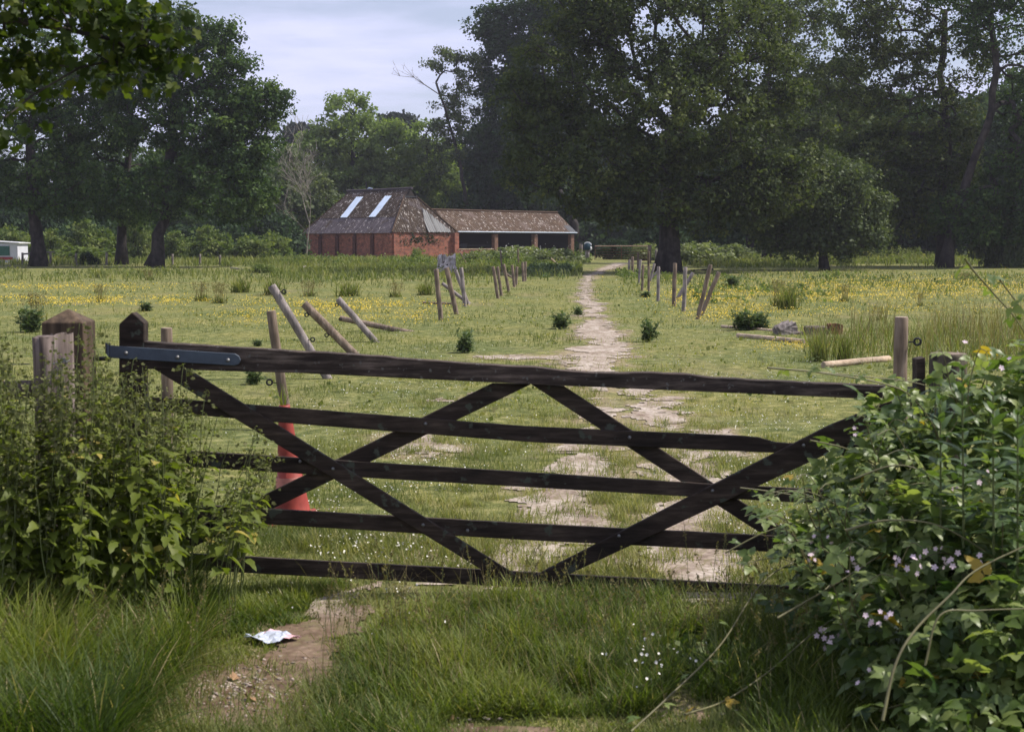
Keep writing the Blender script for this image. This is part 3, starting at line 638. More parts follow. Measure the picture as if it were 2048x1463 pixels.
# wood behind: variants and copies
def copy_tree(o):
    c = o.copy(); COL.objects.link(c)
    for ch in list(o.children):
        d = ch.copy(); COL.objects.link(d); d.parent = c
        for g in list(ch.children):
            h = g.copy(); COL.objects.link(h); h.parent = d
    return c
WL = 'dark leafy tree in the dense wood behind the field'
W1 = tree('wood_tree', WL, 'tree', 190, [(0, 512), (0, 430), (4, 330)], .4, .25, [(0, 330, 0, 75, 55), (-30, 400, 0, 70, 50), (30, 410, 0, 80, 50), (0, 460, 0, 85, 40)], 240, 75, 1.35, .36, M_DARK, group='trees of the dense background wood')
W2 = tree('wood_tree', WL, 'tree', 190, [(0, 512), (0, 430), (-4, 340)], .4, .25, [(0, 350, 0, 60, 70), (20, 420, 0, 80, 50), (-30, 440, 0, 70, 50)], 220, 75, 1.3, .36, M_OAK, group='trees of the dense background wood')
firsts = [W1, W2]
def plant_wood(pxs, D, hs):
    for k, px in enumerate(pxs):
        v = rng.integers(2); Dk = D + rng.uniform(-6, 6)
        o = firsts[v] if firsts[v] is not None else None
        if o is not None: firsts[v] = None
        else: o = copy_tree((W1, W2)[v])
        b = P(px, 500, Dk); o.location = (b.x, Dk, gz(b.x, Dk) - .1); s = hs[k % len(hs)] * rng.uniform(.92, 1.08)
        o.scale = (s * 1.05, s, s); o.rotation_euler[2] = rng.uniform(0, 6.28)
plant_wood(list(range(-260, 560, 75)), 185, [.95, .85, 1.0])
plant_wood(list(range(-240, 560, 90)), 160, [.70, .62])
plant_wood(list(range(560, 960, 62)), 215, [1.05, .95, 1.1])
plant_wood(list(range(960, 1700, 68)), 205, [1.15, 1.25, 1.1])
plant_wood(list(range(1000, 1560, 75)), 184, [.8, .9, .75])
plant_wood(list(range(1560, 2420, 66)), 165, [1.25, 1.35, 1.15])
plant_wood(list(range(1500, 2420, 74)), 135, [.82, .9, .78])
# shrubs: unit domes, copied
def dome(name, mat, ncl=60, per=90, size=.10, rad=.26):
    d = rand_dir(ncl); d[:, 2] = np.abs(d[:, 2]); c = d * rng.uniform(.55, .92, ncl)[:, None]; c *= (1 + .7 * (vn(d[:, 0] * 2 + 9, d[:, 1] * 2 + 9, 4) - .5))[:, None]
    c[:, 2] = c[:, 2] * .95 + .04
    e = empty(name, (0, 0, 0)); leaf_cloud('foliage', c, per, rad, size, mat, e, .9)
    V, lp, st = tubes(np.tile([[0, 0, -.1]], (ncl, 1)), c, np.full(ncl, .02), np.full(ncl, .006), 4); npmesh('stems', V, lp, st, M_BARK, e)
    return e
SH = {}
def shrub(kind, mat, px, D, wpx, hpx, label, group=None, name='shrub', py=None, **kw):
    key = kind + str(rng.integers(2))
    if key not in SH: SH[key] = o = dome(name, mat, **kw)
    else: o = copy_tree(SH[key]); o.name = name
    b = P(px, 500, D); o.location = (b.x, D, gz(b.x, D) - .05); s = D / F
    o.scale = (wpx * .5 * s, max(wpx * .4 * s, 1.0), hpx * s); o.rotation_euler[2] = rng.uniform(-.5, .5)
    tag(o, label, 'shrub', group)
    return o
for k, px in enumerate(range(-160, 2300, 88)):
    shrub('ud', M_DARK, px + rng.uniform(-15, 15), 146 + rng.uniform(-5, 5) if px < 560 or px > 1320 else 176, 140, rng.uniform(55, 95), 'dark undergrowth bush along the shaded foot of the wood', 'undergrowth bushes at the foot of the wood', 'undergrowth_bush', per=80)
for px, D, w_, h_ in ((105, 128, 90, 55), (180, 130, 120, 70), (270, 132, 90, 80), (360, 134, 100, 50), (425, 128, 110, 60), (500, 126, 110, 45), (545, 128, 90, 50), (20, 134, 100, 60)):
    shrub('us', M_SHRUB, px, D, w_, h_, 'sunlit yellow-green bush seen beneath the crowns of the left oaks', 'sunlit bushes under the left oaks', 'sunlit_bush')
shrub('hg', M_SHRUB, 165, 118, 150, 27, 'low clipped-looking yellow-green hedge behind the rail fence', name='hedge', per=110)
shrub('dk', M_DARK, 178, 106, 42, 22, 'small round dark bush between the left and middle oaks', name='round_bush')
shrub('cp', M_UMB, 970, 112, 90, 26, 'pale hedge bush in front of the first open bay of the shed', name='flowering_bush')
shrub('cp', M_UMB, 1040, 110, 130, 34, 'widest white-flowered hedge bush in front of the open shed', name='flowering_bush')
shrub('cp', M_UMB, 1110, 108, 100, 32, 'flowered hedge bush at the right end of the open shed', name='flowering_bush')
shrub('cp', M_UMB, 1290, 121, 60, 36, 'pale bush behind the right end of the far metal gate', name='flowering_bush')
shrub('cp', M_UMB, 1395, 104, 120, 45, 'pale leafy bush just right of the big oak trunk', name='flowering_bush')
shrub('cp', M_UMB, 1465, 108, 110, 36, 'lower pale bush second to the right of the big oak trunk', name='flowering_bush')
shrub('bd', M_DARK, 1235, 128, 70, 36, 'dark bush filling the gap behind the far metal gate', name='dark_bush')
shrub('lb', M_GREY, 2015, 98, 130, 130, 'light green bush at the right edge below the wood', name='bright_bush', per=140, size=.075)
shrub('lc', M_SHRUB, 530, 84, 70, 18, 'low domed green bush in the field left of the barn', name='low_bush', per=120, size=.07)
shrub('lc', M_THIS, 835, 118, 28, 24, 'small dark bush at the foot of the barn right wall', name='low_bush')
# dead bare limb of the sparse tree
def limb():
    D = 172; pts = [(905, 240), (880, 190), (850, 170), (828, 155), (800, 152)]
    segs = []; pv = [P(a, b, D) for a, b in pts]
    for i in range(4): segs.append((pv[i], pv[i + 1], .09 - .018 * i, .075 - .018 * i))
    for i in range(1, 5):
        for q in range(4):
            a = pv[i]; b = a + Vector((rng.uniform(-1.4, .4), rng.uniform(-.5, .5), rng.uniform(.0, 1.5))); segs.append((a, b, .03, .012))
            for _ in range(2): segs.append((b, b + Vector((rng.uniform(-.7, .2), 0, rng.uniform(-.1, .7))), .016, .01))
    t = [o for o in COL.objects if o.name.startswith('thin_tree')][0]; bl = np.array(t.location)
    V, lp, st = tubes(np.array([[*s[0]] for s in segs]) - bl, np.array([[*s[1]] for s in segs]) - bl, [s[2] for s in segs], [s[3] for s in segs], 5)
    o = npmesh('dead_limb', V, lp, st, M_PALEB, t, smooth=True)
limb()

# ------------------------------------------------------------------ barn and shed
def boxuv(o):
    me = o.data; uv = me.uv_layers.new(name='UVMap')
    for p in me.polygons:
        n = p.normal
        for li in p.loop_indices:
            c = me.vertices[me.loops[li].vertex_index].co
            uv.data[li].uv = (c.x, c.y) if abs(n.z) > .7 else ((c.y, c.z) if abs(n.x) > abs(n.y) else (c.x, c.z))
def bpart(name, boxes, mat, parent, uv=True, bevel=0, label=None):
    mb = MB()
    for c0, c1 in boxes: mb.box([(a + b) / 2 for a, b in zip(c0, c1)], [abs(b - a) for a, b in zip(c0, c1)])
    o = mb.build(name, mat, parent, bevel=bevel)
    if uv: boxuv(o)
    if label: o['label'] = label
    return o
def sheet(name, mat, parent, A, E, S, e0, e1, hlo, hhi, pitch=.30, amp=.032, off=0.0, rows=9, sag=.03):
    A = np.array(A, float); E = np.array(E, float); E /= np.linalg.norm(E); S = np.array(S, float); S /= np.linalg.norm(S)
    Nn = np.cross(E, S); Nn = Nn if Nn[2] > 0 else -Nn
    es = np.arange(e0, e1 + 1e-6, pitch / 4); V = []; UV = []
    for e in es:
        lo = hlo(e) if callable(hlo) else hlo; hi = max(hhi(e) if callable(hhi) else hhi, lo + .001)
        for r in range(rows + 1):
            h = lo + (hi - lo) * r / rows
            lap = .022 * ((h / 1.9) % 1.0) ; wv = (vn(e * .35, h * .5, 88) - .5) * sag
            V.append(A + e * E + h * S + Nn * (amp * math.cos(2 * math.pi * e / pitch) + off - lap + wv + amp)); UV.append((e, h))
    n = rows + 1; m = len(es); f = [(i * n + r, i * n + r + 1, (i + 1) * n + r + 1, (i + 1) * n + r) for i in range(m - 1) for r in range(rows)]
    me = bpy.data.meshes.new(name); me.from_pydata([tuple(v) for v in V], [], f); uv = me.uv_layers.new(name='UVMap')
    for l in me.loops: uv.data[l.index].uv = UV[l.vertex_index]
    me.materials.append(mat); me.polygons.foreach_set('use_smooth', [True] * len(f))
    o = bpy.data.objects.new(name, me); link(o, parent); return o
def barn():
    C = P(785, 500, 143); z = gz(C.x, 143); Lb, Wb, He, Hr = 14.9, 8.8, 2.75, 7.15
    e = empty('brick_barn', (C.x, 143, z), R(45)); tag(e, 'old red brick barn with mossy hipped roof and two pale skylight strips', 'barn')
    T = .3; b = -.6
    wl = bpart('wall', [((0, .0, b), (T, Lb, He))], M_BRICK, e)
    wr = bpart('wall', [((T + .002, 0, b), (Wb - T - .002, T, He))], M_BRICK, e)
    bpart('wall', [((Wb - T, 0, b), (Wb, Lb, He))], M_BRICK, e); bpart('wall', [((T + .002, Lb - T, b), (Wb - T - .002, Lb, He))], M_BRICK, e)
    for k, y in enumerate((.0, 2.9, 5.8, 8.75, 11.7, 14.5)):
        bpart('buttress', [((-.24, y, b), (-.002, y + .42, 2.25)), ((-.14, y + .02, 2.252), (-.002, y + .40, 2.5))], M_BRICK if k in (0, 5) else M_DKBRICK, e, bevel=.02)
    bpart('corner_pier', [((8.25, -.42, b), (8.85, -.002, 2.6))], M_BRICK, e)
    bpart('corner_pier', [((.05, -.2, b), (.5, -.002, 2.45))], M_BRICK, e)
    # dark creeper remains on the right wall
    n = 650; cx_ = rng.normal(3.9, 1.5, n); cz_ = rng.normal(1.95, .42, n) + .1 * np.sin(cx_ * 3); k = (fbm(cx_ * 1.8, cz_ * 2.2, 71, 3) > .5) & (cz_ < 2.65) & (cx_ < 8) & (cx_ > .7); n = k.sum()
    pos = np.stack([cx_[k], -.02 - rng.random(n) * .05, cz_[k]], 1)
    scatter('dead_creeper', LEAF4[0], LEAF4[1], pos, frames(rand_dir(n), np.array([0, -1, 0]) + .5 * rand_dir(n)), rng.uniform(.12, .24, n), rng.random(n) * .3, M_DARK, e)
    # long left roof slope (two tiers), right long slope, two hip ends
    H635 = 3.6 * 2 ** .5; H = 4.4 * 2 ** .5
    def hm(x):
        x2 = min(x, Lb - x); return H if x2 > 2.2 else max(0, x2 / 2.3 * H635)
    sheet('roof_slope', M_ROOFG, e, (-.22, 0, He - .22), (0, 1, 0), (1, 0, 1), -.15, Lb + .15, 0, lambda x: min(2.4, hm(x) + .3), rows=4)
    sheet('roof_slope', M_ROOF, e, (-.22, 0, He - .22), (0, 1, 0), (1, 0, 1), .3, Lb - .3, lambda x: min(2.3, hm(x)), lambda x: hm(x) + .3, off=.03)
    sheet('roof_slope', M_ROOF, e, (Wb + .22, 0, He - .22), (0, 1, 0), (-1, 0, 1), -.15, Lb + .15, 0, lambda x: hm(x) + .3)
    hl = (2.3 ** 2 + 3.6 ** 2) ** .5; fh = lambda x: max(0, min(hl, x / 3.6 * hl, (Wb - x) / 3.6 * hl)) + .15
    sheet('hip_slope', M_ROOF, e, (0, -.10, He - .15), (1, 0, 0), (0, 2.3, 3.6), -.15, Wb + .15, 0, fh)
    sheet('hip_slope', M_ROOF, e, (0, Lb + .10, He - .15), (1, 0, 0), (0, -2.3, 3.6), -.15, Wb + .15, 0, fh)
    o = sheet('bare_sheet', M_CLEAN, e, (0, -.10, He - .15), (1, 0, 0), (0, 2.3, 3.6), 4.7, 8.0, lambda x: .02, lambda x: max(.1, min(fh(x) - .25, (x - 4.6) * 4.5, (8.2 - x) / 3.3 * 3.6)), pitch=.52, amp=.06, off=.035)
    for y in (4.4, 9.15):
        sheet('skylight', M_SKYL, e, (-.22, 0, He - .22), (0, 1, 0), (1, 0, 1), y, y + 1.15, 2.35, 5.55, off=.085)
    # ridge, hip tiles and gablets
    mb = MB(); mb.tube([(4.4, 1.95, Hr + .10), (4.4, 7, Hr + .07), (4.4, Lb - 1.95, Hr + .10)], .13, 8); mb.build('ridge_cap', M_ROOFG, e); 
    mb = MB(); mb.tube([(4.0 + .4, 8.5, Hr + .25), (4.4, 9.1, Hr + .32), (4.5, 9.5, Hr + .22)], [.05, .09, .03], 6); mb.build('broken_ridge_tile', M_SKYL, e)
    for sx, sy in ((0, 0), (1, 0), (0, 1), (1, 1)):
        x0 = -.15 + sx * (Wb + .3); y0 = -.15 + sy * (Lb + .3); x1 = 3.6 + sx * 1.6; y1 = 2.3 + sy * (Lb - 4.6)
        mb = MB(); mb.tube([(x0, y0, He - .08), ((x0 + x1) / 2, (y0 + y1) / 2, (He + 6.35) / 2 + .0), (x1, y1, 6.46)], .085, 6, wob=.2); mb.build('hip_cap', M_ROOFB, e)
    for y, s in ((2.25, 1), (Lb - 2.25, -1)):
        mb = MB(); mb.prism([(3.55, 6.38), (5.25, 6.38), (4.4, 7.16)], 1, y, y + s * .05); mb.build('gablet', M_DARKIN, e)
        mb = MB(); mb.box((4.4, y - s * .06, 6.36), (1.8, .12, .14)); mb.build('gablet_sill', M_CLEAN, e)
    return C, z
bC, bz = barn()
def shed():
    e = empty('open_shed', (bC.x, 143, bz), R(45)); tag(e, 'long open-fronted cattle shed with brick piers and mossy brown roof', 'shed')
    # origin shift: empty stands at the barn corner line; shift parts by x
    x0, x1, dp, He, Hr = 8.9, 27.5, 6.0, 2.72, 4.97
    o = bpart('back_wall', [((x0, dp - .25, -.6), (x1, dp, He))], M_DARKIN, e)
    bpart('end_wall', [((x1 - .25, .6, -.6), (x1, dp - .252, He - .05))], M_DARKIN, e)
    for x in (14.75, 21.0, 27.05):
        bpart('brick_pier', [((x - .27, -.05, -.6), (x + .27, .45, He - .2))], M_PIER, e, bevel=.015)
    bpart('low_wall', [((x0, .05, -.6), (14.45, .28, .85))], M_BRICK, e)
    bpart('coping', [((x0, .0, .852), (14.45, .33, .95))], M_PALE, e)
    bpart('eave_beam', [((x0, .05, He - .19), (x1, .22, He - .01))], M_DARKIN, e)
    bpart('gutter', [((x0, -.30, He - .03), (x1 + .1, -.16, He + .07))], M_SKYL, e, uv=False, bevel=.02)
    bpart('feed_rail', [((x0, .35, 1.25), (14.4, .41, 1.32))], M_CLEAN, e, uv=False)
    sl = (3.0, Hr - He); Hs = (9 + (Hr - He) ** 2) ** .5 + .2
    sheet('roof_slope', M_ROOFB, e, (x0 - .4, -.2, He - .10), (1, 0, 0), (0, 3.0, Hr - He), 0, x1 - x0 + .6, 0, Hs)
    sheet('roof_slope', M_ROOFB, e, (x0 - .4, dp + .2, He - .10), (1, 0, 0), (0, -3.0, Hr - He), 0, x1 - x0 + .6, 0, Hs)
    sheet('bare_sheet', M_CLEAN, e, (x0 - .4, -.2, He - .10), (1, 0, 0), (0, 3.0, Hr - He), x1 - x0 - .5, x1 - x0 + .6, .02, 1.5, off=.05)
    mb = MB(); mb.tube([(x0 - 2.0, 3, Hr + .16), ((x0 + x1) / 2, 3, Hr + .12), (x1 + .2, 3, Hr + .16)], .12, 8, wob=.15); mb.build('ridge_cap', M_ROOFB, e)
    mb = MB(); mb.add([(x1 + .08, -.05, He - .02), (x1 + .08, dp + .05, He - .02), (x1 + .08, 3, Hr - .02), (x1 + .02, -.05, He - .02), (x1 + .02, dp + .05, He - .02), (x1 + .02, 3, Hr - .02)], [(0, 1, 2), (5, 4, 3), (0, 3, 4, 1), (1, 4, 5, 2), (2, 5, 3, 0)]); mb.build('gable_end', M_DARKIN, e)
    mb = MB(); mb.box((12.0, 2.5, .9), (.9, .6, 1.0)); mb.box((12.0, 2.5, 1.45), (1.0, .7, .08)); mb.build('feed_bin', M_CLEAN, None); 
    o = COL.objects[-1]; 
    return e
def _shed():
    e = shed(); o = [q for q in COL.objects if q.name.startswith('feed_bin')][0]
    o.location = e.location; o.rotation_euler = e.rotation_euler; tag(o, 'dull grey feed bin standing inside the first bay of the open shed', 'feed bin')
_shed()
def white_shed():
    D = 112; b = P(-30, 500, D); e = empty('white_shed', (b.x, D, gz(b.x, D))); tag(e, 'small white shed with a pale low roof at the far left edge', 'shed')
    s = D / F
    mb = MB(); mb.box((0, 1.2, .75), (130 * s, 2.4, 1.6)); mb.build('wall', M_WHITEW, e, bevel=.02)
    mb = MB(); wv = 68 * s; mb.add([(-wv, -.15, 1.85), (wv + .05, -.15, 1.54), (wv + .05, 2.55, 1.54), (-wv, 2.55, 1.85), (-wv, -.15, 1.92), (wv + .05, -.15, 1.61), (wv + .05, 2.55, 1.61), (-wv, 2.55, 1.92)], [(0, 3, 2, 1), (4, 5, 6, 7), (0, 1, 5, 4), (1, 2, 6, 5), (2, 3, 7, 6), (3, 0, 4, 7)]); mb.build('roof', plain('white_roof', (.75, .75, .76), .5), e)
    mb = MB(); mb.box((37 * s, -.03, .95), (24 * s, .04, .75)); mb.build('window', plain('green_glazed_window', (.03, .12, .09), .3), e)
    mb = MB(); mb.box((37 * s, -.03, .35), (36 * s, .05, .22)); mb.build('red_panel', plain('dull_red_paint', (.30, .05, .06), .7), e)
white_shed()

# ------------------------------------------------------------------ posts
def insulator(p, side, parent, s=1.0):
    mb = MB(); q = Vector(p); d = Vector((side, -.35, .1)).normalized()
    mb.tube([q, q + d * .035 * s], .005 * s, 6)
    c = q + d * .055 * s; ring = [c + Vector((math.cos(a) * .022, 0, math.sin(a) * .022)) * s for a in np.linspace(0, 2 * math.pi, 11)]
    mb.tube(ring, .008 * s, 6); mb.build('insulator', M_BLACK, parent)
def post(name, top, bot, wpx, label, group=None, mat=None, D=None, dyt=0, ins=(), cat='post', lying=False, zup=None):
    b = G(*bot) if D is None else P(bot[0], bot[1], D)
    if lying: t = G(*top); r = wpx / 2 * b.y / F; t.z += r * .8; b = b.copy(); b.z += r * .8
    else: t = P(top[0], top[1], b.y + dyt); r = wpx / 2 * b.y / F
    if zup is not None: t.z = b.z + zup
    d = (t - b); L_ = d.length; d.normalize(); st = b if lying else b - d * .25
    mb = MB(); n = 6
    pts = [st.lerp(t, k / n) + Vector((rng.normal(0, .004), rng.normal(0, .004), 0)) for k in range(n + 1)]
    e = d.cross(Vector((0, 0, 1)) if abs(d.z) < .9 else Vector((1, 0, 0))).normalized()
    pts = pts[:-1] + [t - d * .012, t]; rr = [r * 1.02] * (n) + [r, r * .9]
    mb.tube(pts, rr, 12, 0, True, 1, .06)
    o = mb.build(name, [mat or M_POST, M_END], None, smooth=False, loc=b)
    o.data.polygons.foreach_set('use_smooth', [len(p.vertices) == 4 for p in o.data.polygons])
    tag(o, label, cat, group)
    for f_, s_ in ins:
        p = b.lerp(t, f_) - b + Vector((s_ * r, -r * .3, 0)); insulator(p, s_, o, 1.25)
    return o
post('fence_post', (333, 655), (336, 905), 23, 'short upright round post behind the hinge end of the gate', ins=())
post('fence_post', (542, 621), (577, 860), 19, 'nearest slightly leaning post, directly behind the traffic cone', ins=((.40, -1),), mat=M_POST)
post('fence_post', (543, 571), (655, 757), 17, 'long tilted post with a dark split, right behind the cone post', mat=M_POSTG, ins=((.93, 1), (.42, 1)))
post('fence_post', (608, 607), (722, 722), 17, 'greenish post leaning steeply left, third from the cone', mat=M_POST, ins=((.8, -1), (.45, -1)))
post('fence_post', (676, 597), (752, 684), 13, 'pale grey post crossing over the fallen one', mat=M_POSTG, ins=((.85, -1),))
post('fallen_post', (680, 636), (805, 662), 11, 'fallen brown post lying on the grass beneath the crossing grey post', ins=((.9, -1),), dyt=.2)
post('fence_post', (872, 538), (882, 640), 9.5, 'leftmost upright post of the crossed group left of the track')
post('fence_post', (893, 535), (913, 628), 9.5, 'second post of the crossed group, leaning slightly right')
post('fence_post', (911, 540), (937, 610), 7.5, 'thin post leaning right at the back of the crossed group', mat=M_POSTG)
post('fence_post', (922, 535), (930, 613), 8, 'upright rightmost post of the crossed group left of the track', mat=M_POSTG)
post('brace_rail', (884, 566), (937, 606), 7, 'round brace rail slanting through the crossed group of posts', cat='rail', mat=M_POSTG)
post('fallen_post', (845, 607), (905, 609), 5, 'thin fallen post on the grass behind the crossed group', lying=True)
LG = [((986, 533), (996, 597), 6.5, 'first post of the left row beyond the crossed group'), ((995, 533), (1003, 592), 6, 'second post of the left row beyond the crossed group'), ((1007, 528), (1018, 585), 6, 'third post of the left row, leaning right'),
      ((1024, 530), (1029, 574), 5.5, 'fourth post of the left row, short and dark'), ((1034, 533), (1032, 571), 5.5, 'fifth post of the left row, leaning left'), ((1045, 524), (1047, 563), 5, 'sixth post of the left row, in the last pair'), ((1051, 523), (1050, 562), 5, 'last post of the left row, tight against its neighbour')]
for a, b, w_, l in LG: post('fence_post', a, b, w_, l, 'posts along the left of the track')
post('brace_rail', (1006, 543), (1026, 556), 4, 'short dark brace between the third and fourth posts of the left row', cat='rail')
for a, b, l in (((1001, 500), (1004, 545), 'thin stake rising from the weeds above the left row of posts'), ((1036, 497), (1037, 535), 'thin stake among the white-flowered bushes'), ((1091, 499), (1094, 527), 'thin dark stake in front of the shed right bay'), ((921, 506), (934, 530), 'thin stake leaning beside the big grey stump')):
    post('stake', a, b, 3.2, l, cat='stake')
post('dead_branch', (1102, 517), (1124, 536), 3.5, 'pale bare stick leaning in the weeds near the far gate', mat=M_PALE, cat='branch')
RG = [((1421, 529), (1395, 638), 8.5, 'taller of the two leaning posts nearest on the right', M_POST), ((1438, 544), (1402, 630), 8.5, 'shorter of the two leaning posts nearest on the right', M_POST),
      ((1371, 534), (1367, 623), 8, 'grey upright post in the middle of the right group', M_POSTG), ((1350, 526), (1348, 612), 8, 'brown upright post left of the grey one in the right group', M_POST),
      ((1317, 533), (1316, 602), 6.5, 'pale grey post standing right of the oak shadow', M_POSTG), ((1298, 532), (1297, 587), 5, 'thin brown post before the base of the oak trunk', M_POST),
      ((1309, 527), (1299, 566), 5, 'tilted post at the base of the oak trunk', M_POSTG), ((1286, 529), (1284, 582), 5, 'short brown post left of the oak trunk', M_POST), ((1281, 519), (1277, 566), 5, 'slim pale post left of the oak trunk', M_POSTG),
      ((1265, 513), (1265, 552), 5.5, 'post of the close pair at the left of the oak', M_POST), ((1259, 519), (1258, 551), 5, 'leftmost post of the close pair by the far track', M_POSTG), ((1276, 505), (1276, 545), 4, 'dark thin post below the far metal gate', M_POST),
      ((1297, 502), (1297, 540), 4.5, 'brown stake against the far gate right post', M_POST), ((1312, 499), (1313, 530), 4.5, 'stake touching the left side of the oak trunk', M_POSTG)]
for a, b, w_, l, m_ in RG: post('fence_post', a, b, w_, l, 'posts along the right of the track', mat=m_)
post('brace_rail', (1386, 545), (1353, 600), 7, 'brace rail slanting between the grey and brown right posts', cat='rail', mat=M_POSTG)
post('brace_rail', (1320, 536), (1300, 560), 4, 'short brace rail at the foot of the oak', cat='rail', mat=M_POSTG)
post('fence_post', (1803, 633), (1800, 930), 27, 'thick upright round post standing right beyond the gate', ins=((.83, 1),), mat=M_POST)
post('fence_post', (1163, 489), (1163, 519), 4.5, 'thin grey post two to the left of the far metal gate', mat=M_POSTG)
post('fence_post', (1160, 488), (1160, 519), 3.2, 'very thin leaning stake left of the far metal gate', mat=M_POST)
for x_, t_, l in ((45, 505, 'left post of the short rail fence at the far left'), (101, 502, 'right post of the short rail fence at the far left'), (152, 506, 'lone field post between the left and middle oaks'), (213, 504, 'post just left of the middle oak trunk'), (345, 508, 'short post right of the leaning oak trunk'), (400, 508, 'short post in the weeds, halfway to the barn'), (440, 510, 'last dark post before the barn')):
    post('fence_post', (x_, t_), (x_, 530), 4.6, l, mat=M_POSTG)
post('fence_rail', (44, 508), (102, 504), 3.4, 'single pale rail joining the two far left posts', mat=M_POSTG, cat='rail', D=104)
# poles and timber in the field at right
post('pole', (1443, 655), (1606, 669), 7, 'longer thin pale pole on the grass below the thistle bush', lying=True, mat=M_PALE, cat='pole')
post('pole', (1475, 674), (1612, 687), 10, 'thicker pale pole lying just in front of the thin one', lying=True, mat=M_PALE, cat='pole')
post('pole', (1646, 735), (1778, 722), 13, 'pale debarked pole lying left of the thick right post', lying=True, mat=M_PALE, cat='pole')
post('dead_branch', (604, 537), (648, 530), 4.5, 'pale bleached branch lying before the barn left wall', lying=True, mat=M_PALEB, cat='branch')
post('dead_branch', (462, 537), (492, 541), 3.5, 'pale twig lying left of the low domed bush', lying=True, mat=M_PALEB, cat='branch')
post('dead_branch', (1380, 543), (1425, 540), 4, 'dark fallen branch in the shade right of the oak', lying=True, mat=M_BARK, cat='branch')
def chunk(name, px, py, wpx, hpx, label, mat, tilt=.2, cat='log', rough=.12, seed=0, dep=.7):
    b = G(px, py); s = b.y / F; W_, H_ = wpx * s, hpx * s
    bm = bmesh.new(); bmesh.ops.create_cube(bm, size=1); bmesh.ops.subdivide_edges(bm, edges=bm.edges, cuts=5, use_grid_fill=True)
    r_ = np.random.default_rng(seed + 3)
    for v in bm.verts:
        c = v.co; k = math.floor(c.x * 6 + .5) + 7 * math.floor(c.y * 6 + .5)
        j = math.sin(k * 12.9 + seed) * rough
        v.co = Vector((c.x * W_ * (1 + j * .4), c.y * W_ * dep, (c.z + .5) * H_ * (1 + (j if c.z > .2 else 0)) ))
        v.co += Vector([r_.normal(0, .012 * W_) for _ in range(3)])
    bmesh.ops.rotate(bm, verts=bm.verts, cent=(0, 0, 0), matrix=__import__('mathutils').Matrix.Rotation(tilt, 3, 'Y'))
    me = bpy.data.meshes.new(name); bm.to_mesh(me); bm.free(); me.materials.append(mat); o = bpy.data.objects.new(name, me); o.location = b - Vector((0, 0, .03)); o.rotation_euler[2] = .4
    link(o); tag(o, label, cat); return o
chunk('log_block', 1572, 668, 40, 22, 'grey cut log block tipped over beside the dark thistle bush', M_POSTG, -.25, rough=.2)
chunk('rotten_log', 1632, 668, 40, 18, 'dark brown rotten log end half hidden in grass, right of the grey block', M_OLD, 0, seed=4)
chunk('rotten_log', 1668, 668, 26, 22, 'reddish brown broken log just left of the tall seed grasses', M_RUST, .1, seed=9)
def stump():
    b = G(893, 546); s = b.y / F
    bm = bmesh.new(); n = 30; rows = 8; H_ = 37 * s; vv = []
    for r_ in range(rows + 1):
        t = r_ / rows; ring = []
        for k in range(n):
            a = 2 * math.pi * k / n; rt = abs(math.sin(a * 3.5 + .6)) ** 2
            rad = (17 * s) * (1 + .75 * (1 - t) ** 3 * rt + .08 * math.sin(a * 11) + .05 * rng.normal()); zt = t * H_ * (1 + (.07 * math.sin(a * 3) + .08 * rng.normal()) * (t > .9)) - .1
            ring.append(bm.verts.new((rad * math.cos(a), rad * math.sin(a), zt)))
        vv.append(ring)
    for r_ in range(rows):
        for k in range(n): bm.faces.new((vv[r_][k], vv[r_][(k + 1) % n], vv[r_ + 1][(k + 1) % n], vv[r_ + 1][k]))
    c = bm.verts.new((0, 0, H_ * .75))
    for k in range(n): bm.faces.new((vv[-1][k], vv[-1][(k + 1) % n], c))
    me = bpy.data.meshes.new('tree_stump'); bm.to_mesh(me); bm.free(); me.materials.append(M_STUMP); o = bpy.data.objects.new('tree_stump', me); o.location = b; link(o)
    tag(o, 'big pale grey tree stump with splayed roots behind the crossed posts', 'stump')
stump()
